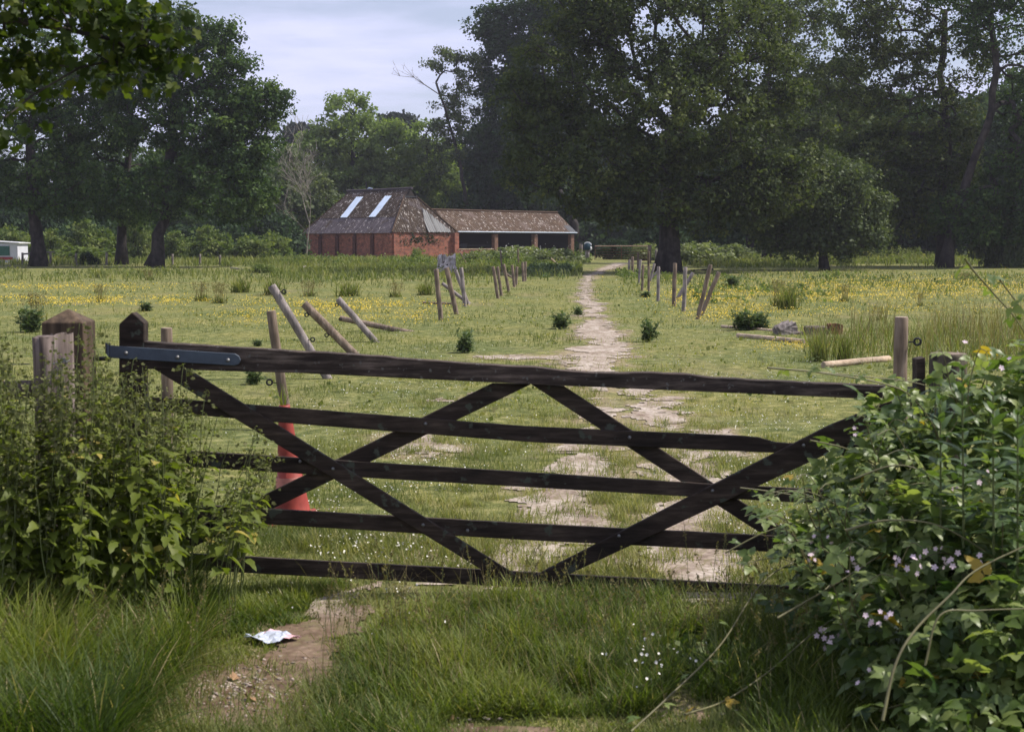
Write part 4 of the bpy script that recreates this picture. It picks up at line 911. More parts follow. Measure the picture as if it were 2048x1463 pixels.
# far metal gate
def far_gate():
    D = 118; a = P(1190, 492, D); b = P(1296, 492, D); z0 = gz(a.x, D); top = a.z - z0; w_ = b.x - a.x
    e = empty('metal_gate', (a.x, D, z0)); tag(e, 'rusty metal field gate closing the far end of the track', 'gate')
    mb = MB(); mb.tube([(0, 0, top), (w_, 0, top)], .045, 8); mb.build('top_bar', plain('pale_rusty_bar', (.30, .20, .14), .7), e)
    for z in (.16, .36, .56, .78, 1.0):
        mb = MB(); mb.tube([(0, 0, z), (w_, 0, z)], .022, 6); mb.build('bar', M_RUST, e)
    for x in (0, w_, w_ * .5):
        mb = MB(); mb.tube([(x, -.01, .12), (x, -.01, top)], .03, 6); mb.build('upright', M_RUST, e)
    post('gate_post', (1299, 490), (1299, 526), 7, 'dark post carrying the right end of the far metal gate', D=None)
far_gate()
def capped_post():
    o = post('fence_post', (1175, 494), (1175, 522), 8, 'post left of the far gate with a dark bundle over its top', mat=M_POSTG)
    c = P(1175, 491, o.location.y - .02); s = o.location.y / F
    mb = MB(); n = 14
    pts = [(0, 0, -9 * s), (0, 0, -6 * s), (0, 0, -2 * s), (0, 0, 2 * s), (0, 0, 5 * s), (0, 0, 6.5 * s)]; mb.tube(pts, [5.5 * s, 7.4 * s, 7.6 * s, 6.8 * s, 4.4 * s, .6 * s], n, 0, wob=.12)
    h = mb.build('cloth_bundle', plain('dark_teal_cloth', (.012, .045, .065), .8), None, smooth=True); h.location = c; tag(h, 'dark teal cloth bundle with white edging hung on the post by the far gate', 'cloth bundle')
    mb = MB(); mb.tube([(math.cos(a) * 7.6 * s, -.5 * s - 2 * s, math.sin(a) * 6.5 * s - 0 * s) for a in np.linspace(.2, 2.6, 9)], 1.2 * s, 6); mb.build('white_trim', plain('white_cloth', (.7, .72, .75), .8), h)
    mb = MB(); mb.tube([(5.5 * s, -3 * s, -2 * s), (6.5 * s, -3 * s, -6 * s), (5.5 * s, -3 * s, -10 * s)], [2.2 * s, 2.8 * s, 1.2 * s], 8, wob=.2); mb.build('white_flap', MATS.setdefault('wc', plain('white_flap_cloth', (.7, .72, .75), .8)), h)
capped_post()

# ------------------------------------------------------------------ the wooden field gate
GY = 7.0
def Q(px, py, Y=GY): p = P(px, py, Y); return (p.x, p.z)
def plank(name, pts, y0, y1, mat, parent, org, bevel=.004):
    mb = MB(); mb.prism([Q(a, b, y0) for a, b in pts], 1, y0, y1); return mb.build(name, mat, parent, loc=org, bevel=bevel)
def rail(name, ln, y0, y1, mat, parent, org, jt=.8, jb=.5, n=44, chips=()):
    """ln: [(x, ytop, ybot)] key stations"""
    xs_ = np.linspace(ln[0][0], ln[-1][0], n); kx = [l[0] for l in ln]
    tp = np.interp(xs_, kx, [l[1] for l in ln]) + (vn(xs_ * .03, xs_ * 0, 5) - .5) * 2 * jt + rng.normal(0, jt * .3, n); bt = np.interp(xs_, kx, [l[2] for l in ln]) + (vn(xs_ * .02, xs_ * 0 + 3, 6) - .5) * 1.2 * jb
    for cx_, cw, cd in chips: tp = tp + cd * np.exp(-((xs_ - cx_) / cw) ** 4)
    pts = [(x, y) for x, y in zip(xs_, tp)] + [(x, y) for x, y in zip(xs_[::-1], bt[::-1])]
    return plank(name, pts, y0, y1, mat, parent, org, .003)
def bolt(px, py, y, parent, org, r=.009):
    c = P(px, py, y); mb = MB(); k = Vector(c) - Vector(org); mb.tube([k, k + Vector((0, -.006, 0)), k + Vector((0, -.011, 0))], [r, r * .9, r * .4], 10); mb.build('bolt', M_BOLT, parent, smooth=True)
def field_gate():
    org = (Q(262, 1180)[0], GY, gz(-1.9, GY)); e = empty('field_gate', org); tag(e, 'dark weathered five-bar wooden gate sagging across the entrance', 'gate')
    g = lambda pts: pts
    rail('top_rail', [(286, 683, 737), (600, 703, 746), (1060, 735, 768), (1500, 759, 787), (1840, 776, 802)], 6.962, 7.038, M_GATETOP, e, org, .8, .4, 120, ((1160, 60, 3), (1340, 70, -4), (1060, 30, -2), (700, 90, -2)))
    rail('rail', [(290, 793, 821), (600, 817, 848), (1061, 853, 884), (1500, 872, 903), (1512, 873, 904), (1560, 886, 905), (1842, 893, 918)], 6.99, 7.015, M_GATEW, e, org, .35, .25)
    rail('rail', [(290, 896, 928), (732, 924, 955), (1369, 964.5, 992), (1842, 990, 1018)], 6.99, 7.015, M_GATEW, e, org, .35, .25)
    rail('rail', [(290, 1003, 1034), (600, 1021, 1052), (1061, 1047, 1080), (1500, 1069, 1101), (1842, 1087, 1120)], 6.99, 7.015, M_GATEW, e, org, .35, .25)
    rail('rail', [(290, 1102, 1134), (600, 1119, 1151), (1500, 1168, 1198), (1842, 1186, 1217)], 6.99, 7.015, M_GATEW, e, org, .35, .25)
    plank('hinge_stile', [(238, 648), (264, 624), (288, 645), (288, 1180), (237, 1178)], 6.96, 7.045, M_GATEW, e, org)
    plank('closing_stile', [(1834, 718), (1851, 714), (1853, 1235), (1834, 1233)], 6.962, 7.05, M_GATEW, e, org)
    # braces: 3rd from front to back of the rails
    plank('brace', [(300, 733), (374, 737), (1022, 1143), (1060, 1172), (1008, 1166)], 6.962, 6.988, M_GATEW, e, org)
    plank('brace', [(1046, 1166), (1095, 1168), (1842, 800 + 20), (1842, 778 + 8), (1760, 810), (1660, 850), (1090, 1140)], 6.962, 6.988, M_GATEW, e, org)
    plank('brace', [(985, 766), (1062, 768), (1050, 774), (300, 1135), (289, 1125), (289, 1106)], 7.017, 7.042, M_GATEW, e, org)
    plank('brace', [(1062, 768), (1128, 772), (1560, 1052), (1790, 1198), (1742, 1198), (1500, 1052)], 7.017, 7.042, M_GATEW, e, org)
    st = plank('hinge_strap', [(213, 690), (240, 692), (470, 707), (478, 712), (481, 720), (477, 728), (468, 731), (228, 716), (213, 714)], 6.945, 6.958, M_STEEL, e, org, .002)
    for a, b in ((252, 706), (355, 714), (456, 720)): bolt(a, b, 6.945, st, org, .011)
    mb = MB(); c = Vector(P(216, 702, 6.952)) - Vector(org); mb.tube([c + Vector((0, 0, -.042)), c + Vector((0, 0, .042))], .013, 10); mb.build('hinge_eye', M_STEEL, e)
    for a, b, y in ((666, 937, 6.962), (846, 1049, 6.962), (851, 847, 6.99), (1259, 874, 6.99), (1425, 981, 6.962), (1607, 890, 6.962), (1238, 1071, 6.962), (935, 1060, 6.99), (600, 922, 6.99)): bolt(a, b, y, e, org)
field_gate()
def gatepost():
    x0 = Q(83, 650, 6.78)[0]; x1 = Q(166, 650, 6.78)[0]; zt = P(120, 645, 6.78).z; za = P(131, 617, 6.87).z; y0, y1 = 6.78, 6.98
    b = Vector(((x0 + x1) / 2, (y0 + y1) / 2, gz(x0, 6.9))); e = empty('gatepost', b); tag(e, 'thick square brown gatepost with a pyramid top at the hinge side', 'post')
    mb = MB(); vs = [(x0, y0, -.3), (x1, y0, -.3), (x1, y1, -.3), (x0, y1, -.3), (x0, y0, zt), (x1, y0, zt), (x1, y1, zt), (x0, y1, zt), ((x0 + x1) / 2, (y0 + y1) / 2, za)]
    mb.add(vs, [(0, 1, 5, 4), (1, 2, 6, 5), (2, 3, 7, 6), (3, 0, 4, 7), (4, 5, 8), (5, 6, 8), (6, 7, 8), (7, 4, 8)]); mb.build('shaft', M_GP, e, loc=b, bevel=.004)
    a = Vector(P(176, 717, 6.93)); c = Vector(P(221, 717, 6.95)); mb = MB(); mb.tube([a + Vector((-.06, 0, 0)) - b, c - b], .011, 8); mb.tube([c - b + Vector((-.008, 0, -.015)), c - b + Vector((-.008, 0, .075))], .009, 8); mb.build('hinge_pin', M_BLACK, e)
gatepost()
def round_post():
    b = P(1884, 1180, 6.92); b.z = gz(b.x, 6.92); top = P(1884, 706, 6.92).z
    mb = MB(); mb.tube([(0, 0, -.2), (0, 0, .4), (.002, 0, .8), (0, 0, top - b.z - .015), (0, 0, top - b.z)], [.095, .094, .092, .091, .086], 22, 0, True, 1, .02)
    o = mb.build('gatepost', [wood('dark_round_post', (.035, .03, .02), (.075, .062, .045), (.12, .10, .075), (26, 26, 1.6), ((.02, .016, .012), 3, .6)), M_POST], None); o.location = b
    o.data.polygons.foreach_set('use_smooth', [len(p.vertices) == 4 for p in o.data.polygons]); tag(o, 'stout dark round gatepost half buried in brambles at the right', 'post')
round_post()
def old_post():
    Y = 6.3; xl, xr = Q(63, 700, Y)[0], Q(137, 700, Y)[0]; b = Vector(((xl + xr) / 2, Y, gz(xl, Y))); r = (xr - xl) / 2; zt = P(100, 671, Y).z - b.z
    bm = bmesh.new(); n = 40; rows = 14; vv = []
    prof = [1 + .10 * math.sin(3 * a + 1) + .06 * math.sin(7 * a) - (.28 if 4.15 < a < 4.3 else 0) + .03 * rng.normal() for a in np.arange(n) * 2 * math.pi / n]
    for q in range(rows + 1):
        t = q / rows; ring = []
        for k in range(n):
            a = 2 * math.pi * k / n; rr = r * prof[k] * (1.0 - .06 * math.sin(5 * t + a)) * (1 + .08 * math.exp(-((a - 4.9) / .5) ** 2 - ((t - .93) / .05) ** 2))
            z = -.2 + t * (zt + .2); 
            if q == rows: z += .012 * math.cos(a) + .006 * rng.normal()
            ring.append(bm.verts.new((rr * math.cos(a), rr * .8 * math.sin(a), z)))
        vv.append(ring)
    for q in range(rows):
        for k in range(n): bm.faces.new((vv[q][k], vv[q][(k + 1) % n], vv[q + 1][(k + 1) % n], vv[q + 1][k])).smooth = True
    bm.faces.new(vv[-1])
    me = bpy.data.meshes.new('shaft'); bm.to_mesh(me); bm.free(); me.materials.append(M_OLD)
    e = empty('split_post', b); tag(e, 'weathered split old post with knots, in front of the square gatepost', 'post'); link(bpy.data.objects.new('shaft', me), e)
    mb = MB(); mb.tube([(r * .4, -r * .88, P(100, 725, Y).z - b.z), (r * .75, -r * .85, P(100, 722, Y).z - b.z), (r * 1.02, -r * .4, P(100, 721, Y).z - b.z), (r * 1.05, 0, P(100, 719, Y).z - b.z)], .004, 6)
    mb.box((r * .95, -r * .6, P(100, 718, Y).z - b.z), (.025, .02, .02)); mb.build('wire_clamp', M_BOLT, e)
    a = Vector(P(60, 727, Y)); c = Vector(P(-400, 735, Y - .1)); mb = MB(); mb.tube([c, a.lerp(c, .5) + Vector((0, 0, -.015)), a], .0025, 5); o = mb.build('fence_wire', M_BOLT, None, loc=a); tag(o, 'thin wire running left from the split post', 'wire')
    a = Vector(P(64, 780, Y + .03)); c = Vector(P(-500, 785, Y + .02)); mb = MB(); mb.tube([c, c.lerp(a, .35), c.lerp(a, .7) + Vector((0, 0, .004)), a], [.05, .049, .047, .044], 14, wob=.08); o = mb.build('side_rail', M_OLD, None, smooth=True, loc=c); tag(o, 'weathered round rail joining the split post from the left edge', 'rail')
old_post()

# ------------------------------------------------------------------ traffic cone, paper, stones
def cone():
    b = G(586, 1040); e = empty('traffic_cone', b); e.rotation_euler = (0, R(-3.5), .3); tag(e, 'faded red traffic cone standing behind the gate', 'traffic cone')
    prof = [(.150, .028), (.128, .034), (.118, .05), (.100, .16), (.086, .28), (.080, .285), (.062, .48), (.046, .64), (.037, .735), (.034, .75), (.027, .75), (.030, .70)]
    mb = MB(); n = 28; vs = []; fs = []
    for r_, z in prof: vs += [(r_ * math.cos(2 * math.pi * k / n), r_ * math.sin(2 * math.pi * k / n), z) for k in range(n)]
    for i in range(len(prof) - 1):
        for k in range(n): fs.append((i * n + k, i * n + (k + 1) % n, (i + 1) * n + (k + 1) % n, (i + 1) * n + k))
    mb.add(vs, fs); mb.build('body', M_CONE, e, smooth=True)
    mb = MB(); mb.box((0, 0, .014), (.36, .36, .028)); mb.build('base', M_CONE, e, bevel=.008)
    mb = MB(); mb.tube([(0, 0, .20), (0, 0, .29)], [.0965, .0865], 28, caps=False); mb.build('faded_band', M_CONEP, e, smooth=True)
    n = 14; x = rng.normal(0, .012, n) + b.x + .045 * -1; y = rng.normal(0, .015, n) + b.y
    blades('grass_sprig', x, y, rng.uniform(.08, .22, n), np.full(n, .006), rng.uniform(.4, .9, n), M_LONG, .35, 3, .4, z=np.full(n, b.z + .72)); o = COL.objects[-1]; tag(o, 'green grassy sprig growing out of the top of the traffic cone', 'plant')
cone()
def paper():
    b = G(545, 1284); n = 14; m = 8; vs = []; fs = []; fm = []
    for j in range(m + 1):
        for i_ in range(n + 1):
            u = i_ / n * 2 - 1; v = j / m * 2 - 1; ed = (1 - abs(u) ** 2.5)
            vs.append((u * .115 + .006 * rng.normal(), v * .075 * max(.15, ed), .030 + .008 * math.sin(u * 4 + v * 2) + .003 * rng.normal()))
    for j in range(m):
        for i_ in range(n): fs.append((j * (n + 1) + i_, j * (n + 1) + i_ + 1, (j + 1) * (n + 1) + i_ + 1, (j + 1) * (n + 1) + i_)); fm.append(1 if (j > m * .8 and i_ > 3) or i_ > n * .76 else 0)
    mb = MB(); mb.add(vs, fs); mb.m = fm
    o = mb.build('litter_sheet', [plain('faded_white_plastic', (.50, .54, .64), .4, .4, 0, .15, 20), plain('faded_pink_print', (.62, .38, .42), .5, .4, 0, .35, 25)], None); mod = o.modifiers.new('s', 'SOLIDIFY'); mod.thickness = .002; o.location = b; tag(o, 'crumpled white and pink plastic sheet lying on the ground', 'litter')
paper()
def stones():
    px = np.concatenate([rng.normal(495, 80, 460), rng.uniform(1320, 1560, 50), rng.uniform(560, 1000, 45), rng.uniform(620, 720, 30)]); py = np.concatenate([rng.normal(1385, 30, 460), rng.uniform(1420, 1462, 50), rng.uniform(1430, 1462, 45), rng.uniform(1180, 1260, 30)])
    x, y, z = Garr(px, py); n = len(x)
    T = [(.5, 0, .1), (.2, .4, .15), (-.35, .35, .1), (-.5, -.1, .12), (-.1, -.45, .1), (.35, -.35, .12), (.05, 0, .3), (0, 0, -.15)]
    f = [(i, (i + 1) % 6, 6) for i in range(6)] + [((i + 1) % 6, i, 7) for i in range(6)]
    o = scatter('pebbles', T, f, np.stack([x, y, z + .008], 1), frames(rand_dir(n) * [1, 1, .1], np.tile([0, 0, 1.], (n, 1)) + .2 * rand_dir(n)), rng.uniform(.006, .035, n) * rng.uniform(.3, 1, n), None, M_STONE)
    tag(o, 'scattered pale pebbles on the bare soil of the verge', 'stones', kind='stuff')
    for k, (a, b_) in enumerate(((468, 1363), (500, 1405), (700, 1440), (905, 1448), (855, 1450), (785, 1452))):
        g = G(a, b_); mb = MB(); s = .022
        mb.add([(0, -s * 1.3, .004), (s, -s * .2, .016), (s * .6, s, .006), (0, s * 1.5, .01), (-s * .8, s * .8, .02), (-s, -s * .3, .008), (0, .1 * s, .0)], [(i, (i + 1) % 6, 6) for i in range(6)])
        o = mb.build('dead_leaf', M_DEADLEAF, None); o.location = g + Vector((0, 0, .012)); o.rotation_euler = (.3 * k, .4, k * 1.3); m_ = o.modifiers.new('s', 'SOLIDIFY'); m_.thickness = .0008
        tag(o, ['curled tan dead leaf at the back of the bare soil patch', 'tan dead leaf in the middle of the bare soil patch', 'dead leaf in front of the grass mound, leftmost', 'dead leaf in front of the grass mound, right one of a pair', 'dead leaf in front of the grass mound, left one of a pair', 'dead leaf at the bottom edge below the grass mound'][k], 'leaf')
stones()

# ------------------------------------------------------------------ weeds in the meadow
def rough(name, n, x0, x1, y0, y1, hmin, hmax, mat, label, thr=.4, seedk=0, wk=.0007, lean=.25, sc=.25, cat='tall grass'):
    px, py, x, y, z = screen_samples(n, x0, x1, y0, y1); k = (fbm(x * sc, y * sc * .5, 90 + seedk, 3) > thr) & (pathval(x, y) < -.25) & (rng.random(len(x)) > .97 * sst(.1, 1.0, (py - y0) / (y1 - y0) + .6 * (fbm(x * .25, y * 0, 7, 2) - .5)))
    x, y = x[k], y[k]; m = len(x); tf = fbm(x * .6, y * .3, 95 + seedk, 2)
    h = rng.uniform(hmin, hmax, m) * (.5 + tf)
    blades(name, x, y, h, np.maximum(.008, y * wk), np.clip(.45 + (tf - .5) * .9 + rng.normal(0, .15, m), 0, .92), mat, lean, 3, .3, label, cat=cat)
rough('rough_weeds', 26000, 540, 1165, 517, 562, .12, .50, M_ROUGH, 'rank weeds and tall grass between the field and the barn', .3)
rough('shade_weeds', 20000, 1365, 2300, 518, 537, .2, .6, M_ROUGH, 'tall grass along the foot of the right-hand wood', .25, 2)
rough('field_weeds', 9000, -200, 1000, 541, 575, .12, .40, M_ROUGH, 'patchy taller weeds across the back of the left meadow', .47, 4, sc=.5)
rough('field_weeds', 9000, 1240, 2300, 545, 600, .10, .32, M_ROUGH, 'patchy taller weeds across the right meadow', .50, 5, sc=.5)
rough('wood_floor_weeds', 9000, -200, 620, 522, 534, .2, .6, M_ROUGH, 'grass and weeds behind the trunks of the left oaks', .3, 6)
def weedmass(name, n, regs, mat, label, thr=.42, seed=0, per=26, rad=.34, size=.13, hk=1.0):
    C_ = []
    tot = sum(r[4] for r in regs)
    for x0, x1, y0, y1, wg, h in regs:
        px, py, x, y, z = screen_samples(int(n * wg / tot), x0, x1, y0, y1); nb = fbm(x * .35, y * .18, 120 + seed, 3); k = (nb > thr) & (pathval(x, y) < -.4) & (rng.random(len(x)) > .95 * sst(.2, 1.0, (py - y0) / (y1 - y0) + .6 * (fbm(x * .25, y * 0, 8, 2) - .5)))
        x, y, z, nb = x[k], y[k], z[k], nb[k]; C_.append(np.stack([x, y, z + h * sst(thr, .75, nb) * rng.uniform(.2, 1.0, len(x)) * hk], 1))
    C_ = np.concatenate(C_); o = leaf_cloud(name, C_, per, rad, size, mat, None, .8, .5); tag(o, label, 'weeds', kind='stuff')
weedmass('leafy_weeds', 1500, [(820, 1165, 519, 540, 3, .9), (560, 820, 520, 535, 1.6, .4), (1100, 1180, 520, 532, .8, .9)], M_SHRUB, 'leafy weeds and nettles filling the ground before barn and shed', .32, 0)
weedmass('leafy_weeds', 2400, [(1365, 2250, 516, 528, 3, 1.1), (1365, 1700, 518, 535, 1.5, .7)], M_ROUGH, 'leafy weeds along the foot of the right-hand wood', .34, 1)
weedmass('leafy_weeds', 900, [(-150, 1000, 540, 556, 2, .35), (560, 1000, 540, 560, 1, .4)], M_ROUGH, 'low leafy weeds across the back of the left meadow', .5, 2, 22, .25, .10)
weedmass('leafy_weeds', 700, [(1230, 1360, 545, 580, 1, .35), (1380, 2150, 548, 575, 1.4, .3), (1380, 1700, 575, 615, .6, .2)], M_SHRUB, 'blue-green leafy weeds by the right row of posts', .46, 3, 22, .25, .10)
weedmass('low_herbs', 4200, [(-100, 2150, 560, 680, 3, .04), (500, 1800, 680, 860, .5, .015)], M_GRASS, 'low leafy herbs and clover speckling the turf', .45, 7, 10, .14, .05)
weedmass('leafy_weeds', 420, [(1060, 1140, 538, 556, 1, .3)], M_THIS, 'dark weeds at the far end of the left row of posts', .2, 4)
weedmass('broad_weeds', 260, [(1180, 1420, 1230, 1400, 1, .07)], M_LONG, 'dark broad-leaved weeds at the right end of the grass mound', .2, 8, 14, .07, .045)
weedmass('verge_herbs', 420, [(-100, 640, 1240, 1463, 1, .05), (640, 1300, 1230, 1440, .8, .06)], M_LONG, 'small leafy herbs mixed in the verge grass', .42, 9, 8, .06, .035)
def clump_proto(kind):
    e = empty(kind, (0, 0, 0))
    if kind == 'dock_clump':
        n = 34; x = rng.normal(0, .16, n); y = rng.normal(0, .16, n)
        blades('stalks', x, y, rng.uniform(.6, 1.0, n), np.full(n, .018), rng.uniform(.2, .9, n), M_DOCK, .10, 2, .12, z=np.zeros(n), parent=e)
        m = 420; k = rng.integers(0, n, m); t = rng.uniform(.5, 1.0, m); pos = np.stack([x[k] * (1 + .5 * t), y[k] * (1 + .5 * t), t * .92], 1) + rng.normal(0, .02, (m, 3))
        scatter('seed_heads', LEAF4[0], LEAF4[1], pos, frames(rand_dir(m) + [0, 0, 1], rand_dir(m)), rng.uniform(.03, .06, m), rng.random(m) * .9, M_DOCK, e)['kind'] = 'stuff'
        n = 60; blades('leaves', rng.normal(0, .13, n), rng.normal(0, .13, n), rng.uniform(.15, .5, n), np.full(n, .05), rng.random(n) * .8 + .1, M_ROUGH, .55, 3, .5, z=np.zeros(n), parent=e)
    elif kind == 'grass_clump':
        n = 150; blades('leaves', rng.normal(0, .17, n), rng.normal(0, .17, n), rng.uniform(.4, 1.0, n), np.full(n, .03), rng.random(n) * .9, M_ROUGH, .25, 3, .3, z=np.zeros(n), parent=e)
        n = 30; blades('stalks', rng.normal(0, .15, n), rng.normal(0, .15, n), rng.uniform(.7, 1.15, n), np.full(n, .014), rng.random(n) * .9, M_DOCK, .12, 2, .15, z=np.zeros(n), parent=e)
    else:
        n = 16; a = rng.uniform(0, 6.28, n); top = np.stack([np.cos(a) * rng.uniform(.1, .62, n), np.sin(a) * rng.uniform(.1, .62, n), rng.uniform(.35, 1.0, n)], 1)
        V, lp, st = tubes(np.zeros((n, 3)), top, np.full(n, .014), np.full(n, .008), 5); npmesh('stems', V, lp, st, M_STEM, e)
        m = 620; k = rng.integers(0, n, m); t = rng.uniform(.03, 1.0, m); pos = top[k] * t[:, None]; pos[:, :2] += rng.normal(0, .14, (m, 2)) * (1.1 - t)[:, None]; d = norm(rand_dir(m) * [1, 1, .5] + [0, 0, .45])
        T = [(0, 0, 0), (.14, .2, .02), (.06, .35, 0), (.15, .5, .02), (.05, .65, 0), (0, 1, -.08), (-.05, .65, 0), (-.15, .5, .02), (-.06, .35, 0), (-.14, .2, .02)]
        scatter('leaves', T, [(0, 1, 2, 8, 9), (2, 3, 4, 6, 7, 8), (4, 5, 6)], pos, frames(d, rand_dir(m) * .6 + [0, 0, 1]), rng.uniform(.12, .36, m), rng.random(m) * .9, M_THIS, e)
    return e
PROT = {}
def clump(kind, px, py, hpx, wpx, label, group=None):
    if kind not in PROT: PROT[kind] = o = clump_proto(kind)
    else: o = copy_tree(PROT[kind])
    b = G(px, py); s = b.y / F; o.location = b; o.scale = (wpx * s, wpx * s, hpx * s); o.rotation_euler[2] = rng.uniform(0, 6.28); tag(o, label, 'plant', group)
for a in (('thistle_clump', 928, 705, 46, 50, 'bushy dark thistle standing alone left of the track above the gate'),
          ('thistle_clump', 1122, 658, 36, 44, 'grey-green thistle just left of the track'),
          ('thistle_clump', 1157, 630, 18, 26, 'small dark thistle touching the left edge of the track'),
          ('thistle_clump', 1297, 683, 46, 44, 'grey-green thistle on its own right of the track'),
          ('thistle_clump', 1488, 660, 42, 62, 'dark thistle, left half of the wide bush at the pale poles'),
          ('thistle_clump', 1522, 658, 36, 54, 'dark thistle, right half of the wide bush at the pale poles'),
          ('thistle_clump', 507, 768, 34, 40, 'small thistle seen just below the top rail near the strap end'),
          ('thistle_clump', 60, 664, 52, 62, 'dark broad-leaved weed left of the square gatepost'),
          ('thistle_clump', 290, 622, 20, 34, 'small dark weed between the two pointed posts and the oak'),
          ('thistle_clump', 1463, 572, 22, 44, 'blue-green thistle patch behind the two leaning right posts'),
          ('thistle_clump', 1292, 594, 12, 30, 'low weed at the foot of the thin brown post'),
          ('thistle_clump', 515, 692, 14, 24, 'tiny thistle showing over the top rail'),
          ('dock_clump', 1690, 603, 38, 30, 'tall slim dock clump alone among the buttercups'), ('grass_clump', 1575, 618, 60, 60, 'wide weed clump with brown tops above the dark thistle'), ('dock_clump', 1555, 612, 58, 50, 'brown dock heads rising out of the wide weed clump'),
          ('grass_clump', 1640, 722, 62, 48, 'bright green grass clump in front of the brown logs'), ('grass_clump', 1690, 722, 70, 50, 'bright green grass clump right of the brown logs'),
          ('dock_clump', 1840, 612, 30, 26, 'small dock clump above the thick right post'), ('dock_clump', 1760, 640, 30, 30, 'small dock clump left of the thick right post top'),
          ('dock_clump', 70, 640, 62, 60, 'tall dock clump above the weathered split post'), ('dock_clump', 200, 604, 40, 30, 'dock clump right of the gatepost apex'), ('dock_clump', 405, 602, 42, 46, 'left of the two brown dock clumps before the barn'), ('dock_clump', 440, 606, 46, 46, 'right of the two brown dock clumps before the barn'),
          ('grass_clump', 480, 585, 38, 56, 'yellow-green weed clump beneath the low domed bush'), ('grass_clump', 545, 590, 40, 60, 'yellow-green weeds behind the tilted split post'), ('dock_clump', 620, 592, 34, 50, 'dock clump above the steeply leaning post'), ('grass_clump', 700, 592, 34, 70, 'weed clump behind the pale grey post'), ('dock_clump', 790, 594, 32, 40, 'dock clump midway to the crossed posts'), ('grass_clump', 850, 590, 34, 50, 'weed clump close left of the crossed posts'),
          ('dock_clump', 300, 560, 22, 30, 'distant dock clump right of the pointed stile'), ('grass_clump', 200, 556, 20, 40, 'distant green clump in the sunlit strip before the oaks'), ('dock_clump', 1930, 560, 16, 40, 'distant dock clump at the far right of the meadow')):
    clump(*a)
def seedgrass():
    X, Y, Hh = [], [], []
    for x0, x1, y0, y1, n, h in ((1700, 1790, 660, 715, 110, .95), (1850, 2060, 655, 735, 380, 1.0), (1610, 1680, 680, 720, 70, .7), (2050, 2300, 640, 760, 400, 1.0), (1790, 1860, 680, 720, 60, .7)):
        px, py, x, y, z = screen_samples(n, x0, x1, y0, y1); X.append(x); Y.append(y); Hh.append(h * rng.uniform(.5, 1.0, n))
    x, y, h = map(np.concatenate, (X, Y, Hh)); n = len(x)
    blades('seed_grass', x, y, h, np.full(n, .010), rng.random(n) * .92, M_DOCK, .16, 3, .2, 'tall tan seeding grasses behind the right gatepost', cat='tall grass')
    x2 = np.repeat(x, 2) + rng.normal(0, .08, 2 * n); y2 = np.repeat(y, 2) + rng.normal(0, .08, 2 * n)
    blades('tall_green_grass', x2, y2, rng.uniform(.2, .6, 2 * n), np.full(2 * n, .014), rng.random(2 * n) * .8, M_ROUGH, .3, 3, .4, 'green leafy grass at the base of the tall tan seed grasses', cat='tall grass')
seedgrass()
# white umbels over the hedge bushes
dots2 = []
def umbels():
    n = 90; D = 106.0
    px = np.concatenate([rng.normal(1050, 60, 70), rng.normal(1400, 45, 20)]); py = np.concatenate([496 + rng.normal(0, 8, 70) + np.abs(px[:70] - 1050) * .06, 490 + rng.normal(0, 8, 20) + np.abs(px[70:] - 1400) * .15])
    pos = np.array([[*P(a, b, D - rng.uniform(0, 2) - (4 if a > 1250 else 0))] for a, b in zip(px, py)])
    T = [(math.cos(a) * .5, math.sin(a) * .5, .1) for a in np.arange(6) * math.pi / 3] + [(0, 0, -.1)]
    o = scatter('white_umbels', T, [(i, (i + 1) % 6, 6) for i in range(6)], pos, frames(rand_dir(n), rand_dir(n) * .4 + [0, -.7, .8]), rng.uniform(.04, .09, n), None, M_CLOVER); tag(o, 'white flower heads over the hedge bushes near the shed', 'flowers', kind='stuff')
umbels()

# ------------------------------------------------------------------ near plants
def toothleaf(wd=.36, n=7, tooth=.03, fold=.12, droop=.25):
    ts = np.linspace(0, 1, n); prof = [wd * (math.sin(math.pi * min(1, t ** .62))) ** .9 if 0 < t < 1 else 0 for t in ts]
    V = []; F_ = []
    for k, (t, w_) in enumerate(zip(ts, prof)):
        z = -droop * t * t; j = tooth * (1 if k % 2 else -1) if 0 < k < n - 1 else 0
        V += [(0, t, z), (-(w_ + j), t - .04, z + fold * w_ / wd), (w_ + j, t - .04, z + fold * w_ / wd)]
    for k in range(n - 1):
        a, b = 3 * k, 3 * k + 3
        F_ += [(a, b, b + 1, a + 1), (a, a + 2, b + 2, b)]
    return V, F_
def offs(V, F_, ang, s, org=(0, 0, 0), roll=0):
    c, sn = math.cos(ang), math.sin(ang); return [((x * c - y * sn) * s + org[0], (x * sn + y * c) * s + org[1], z * s + org[2]) for x, y, z in V], F_
def joinT(*parts):
    V, F_ = [], []
    for v, f in parts: k = len(V); V += v; F_ += [tuple(i + k for i in q) for q in f]
    return V, F_
NL = toothleaf(.30, 7, .03, .10, .30)
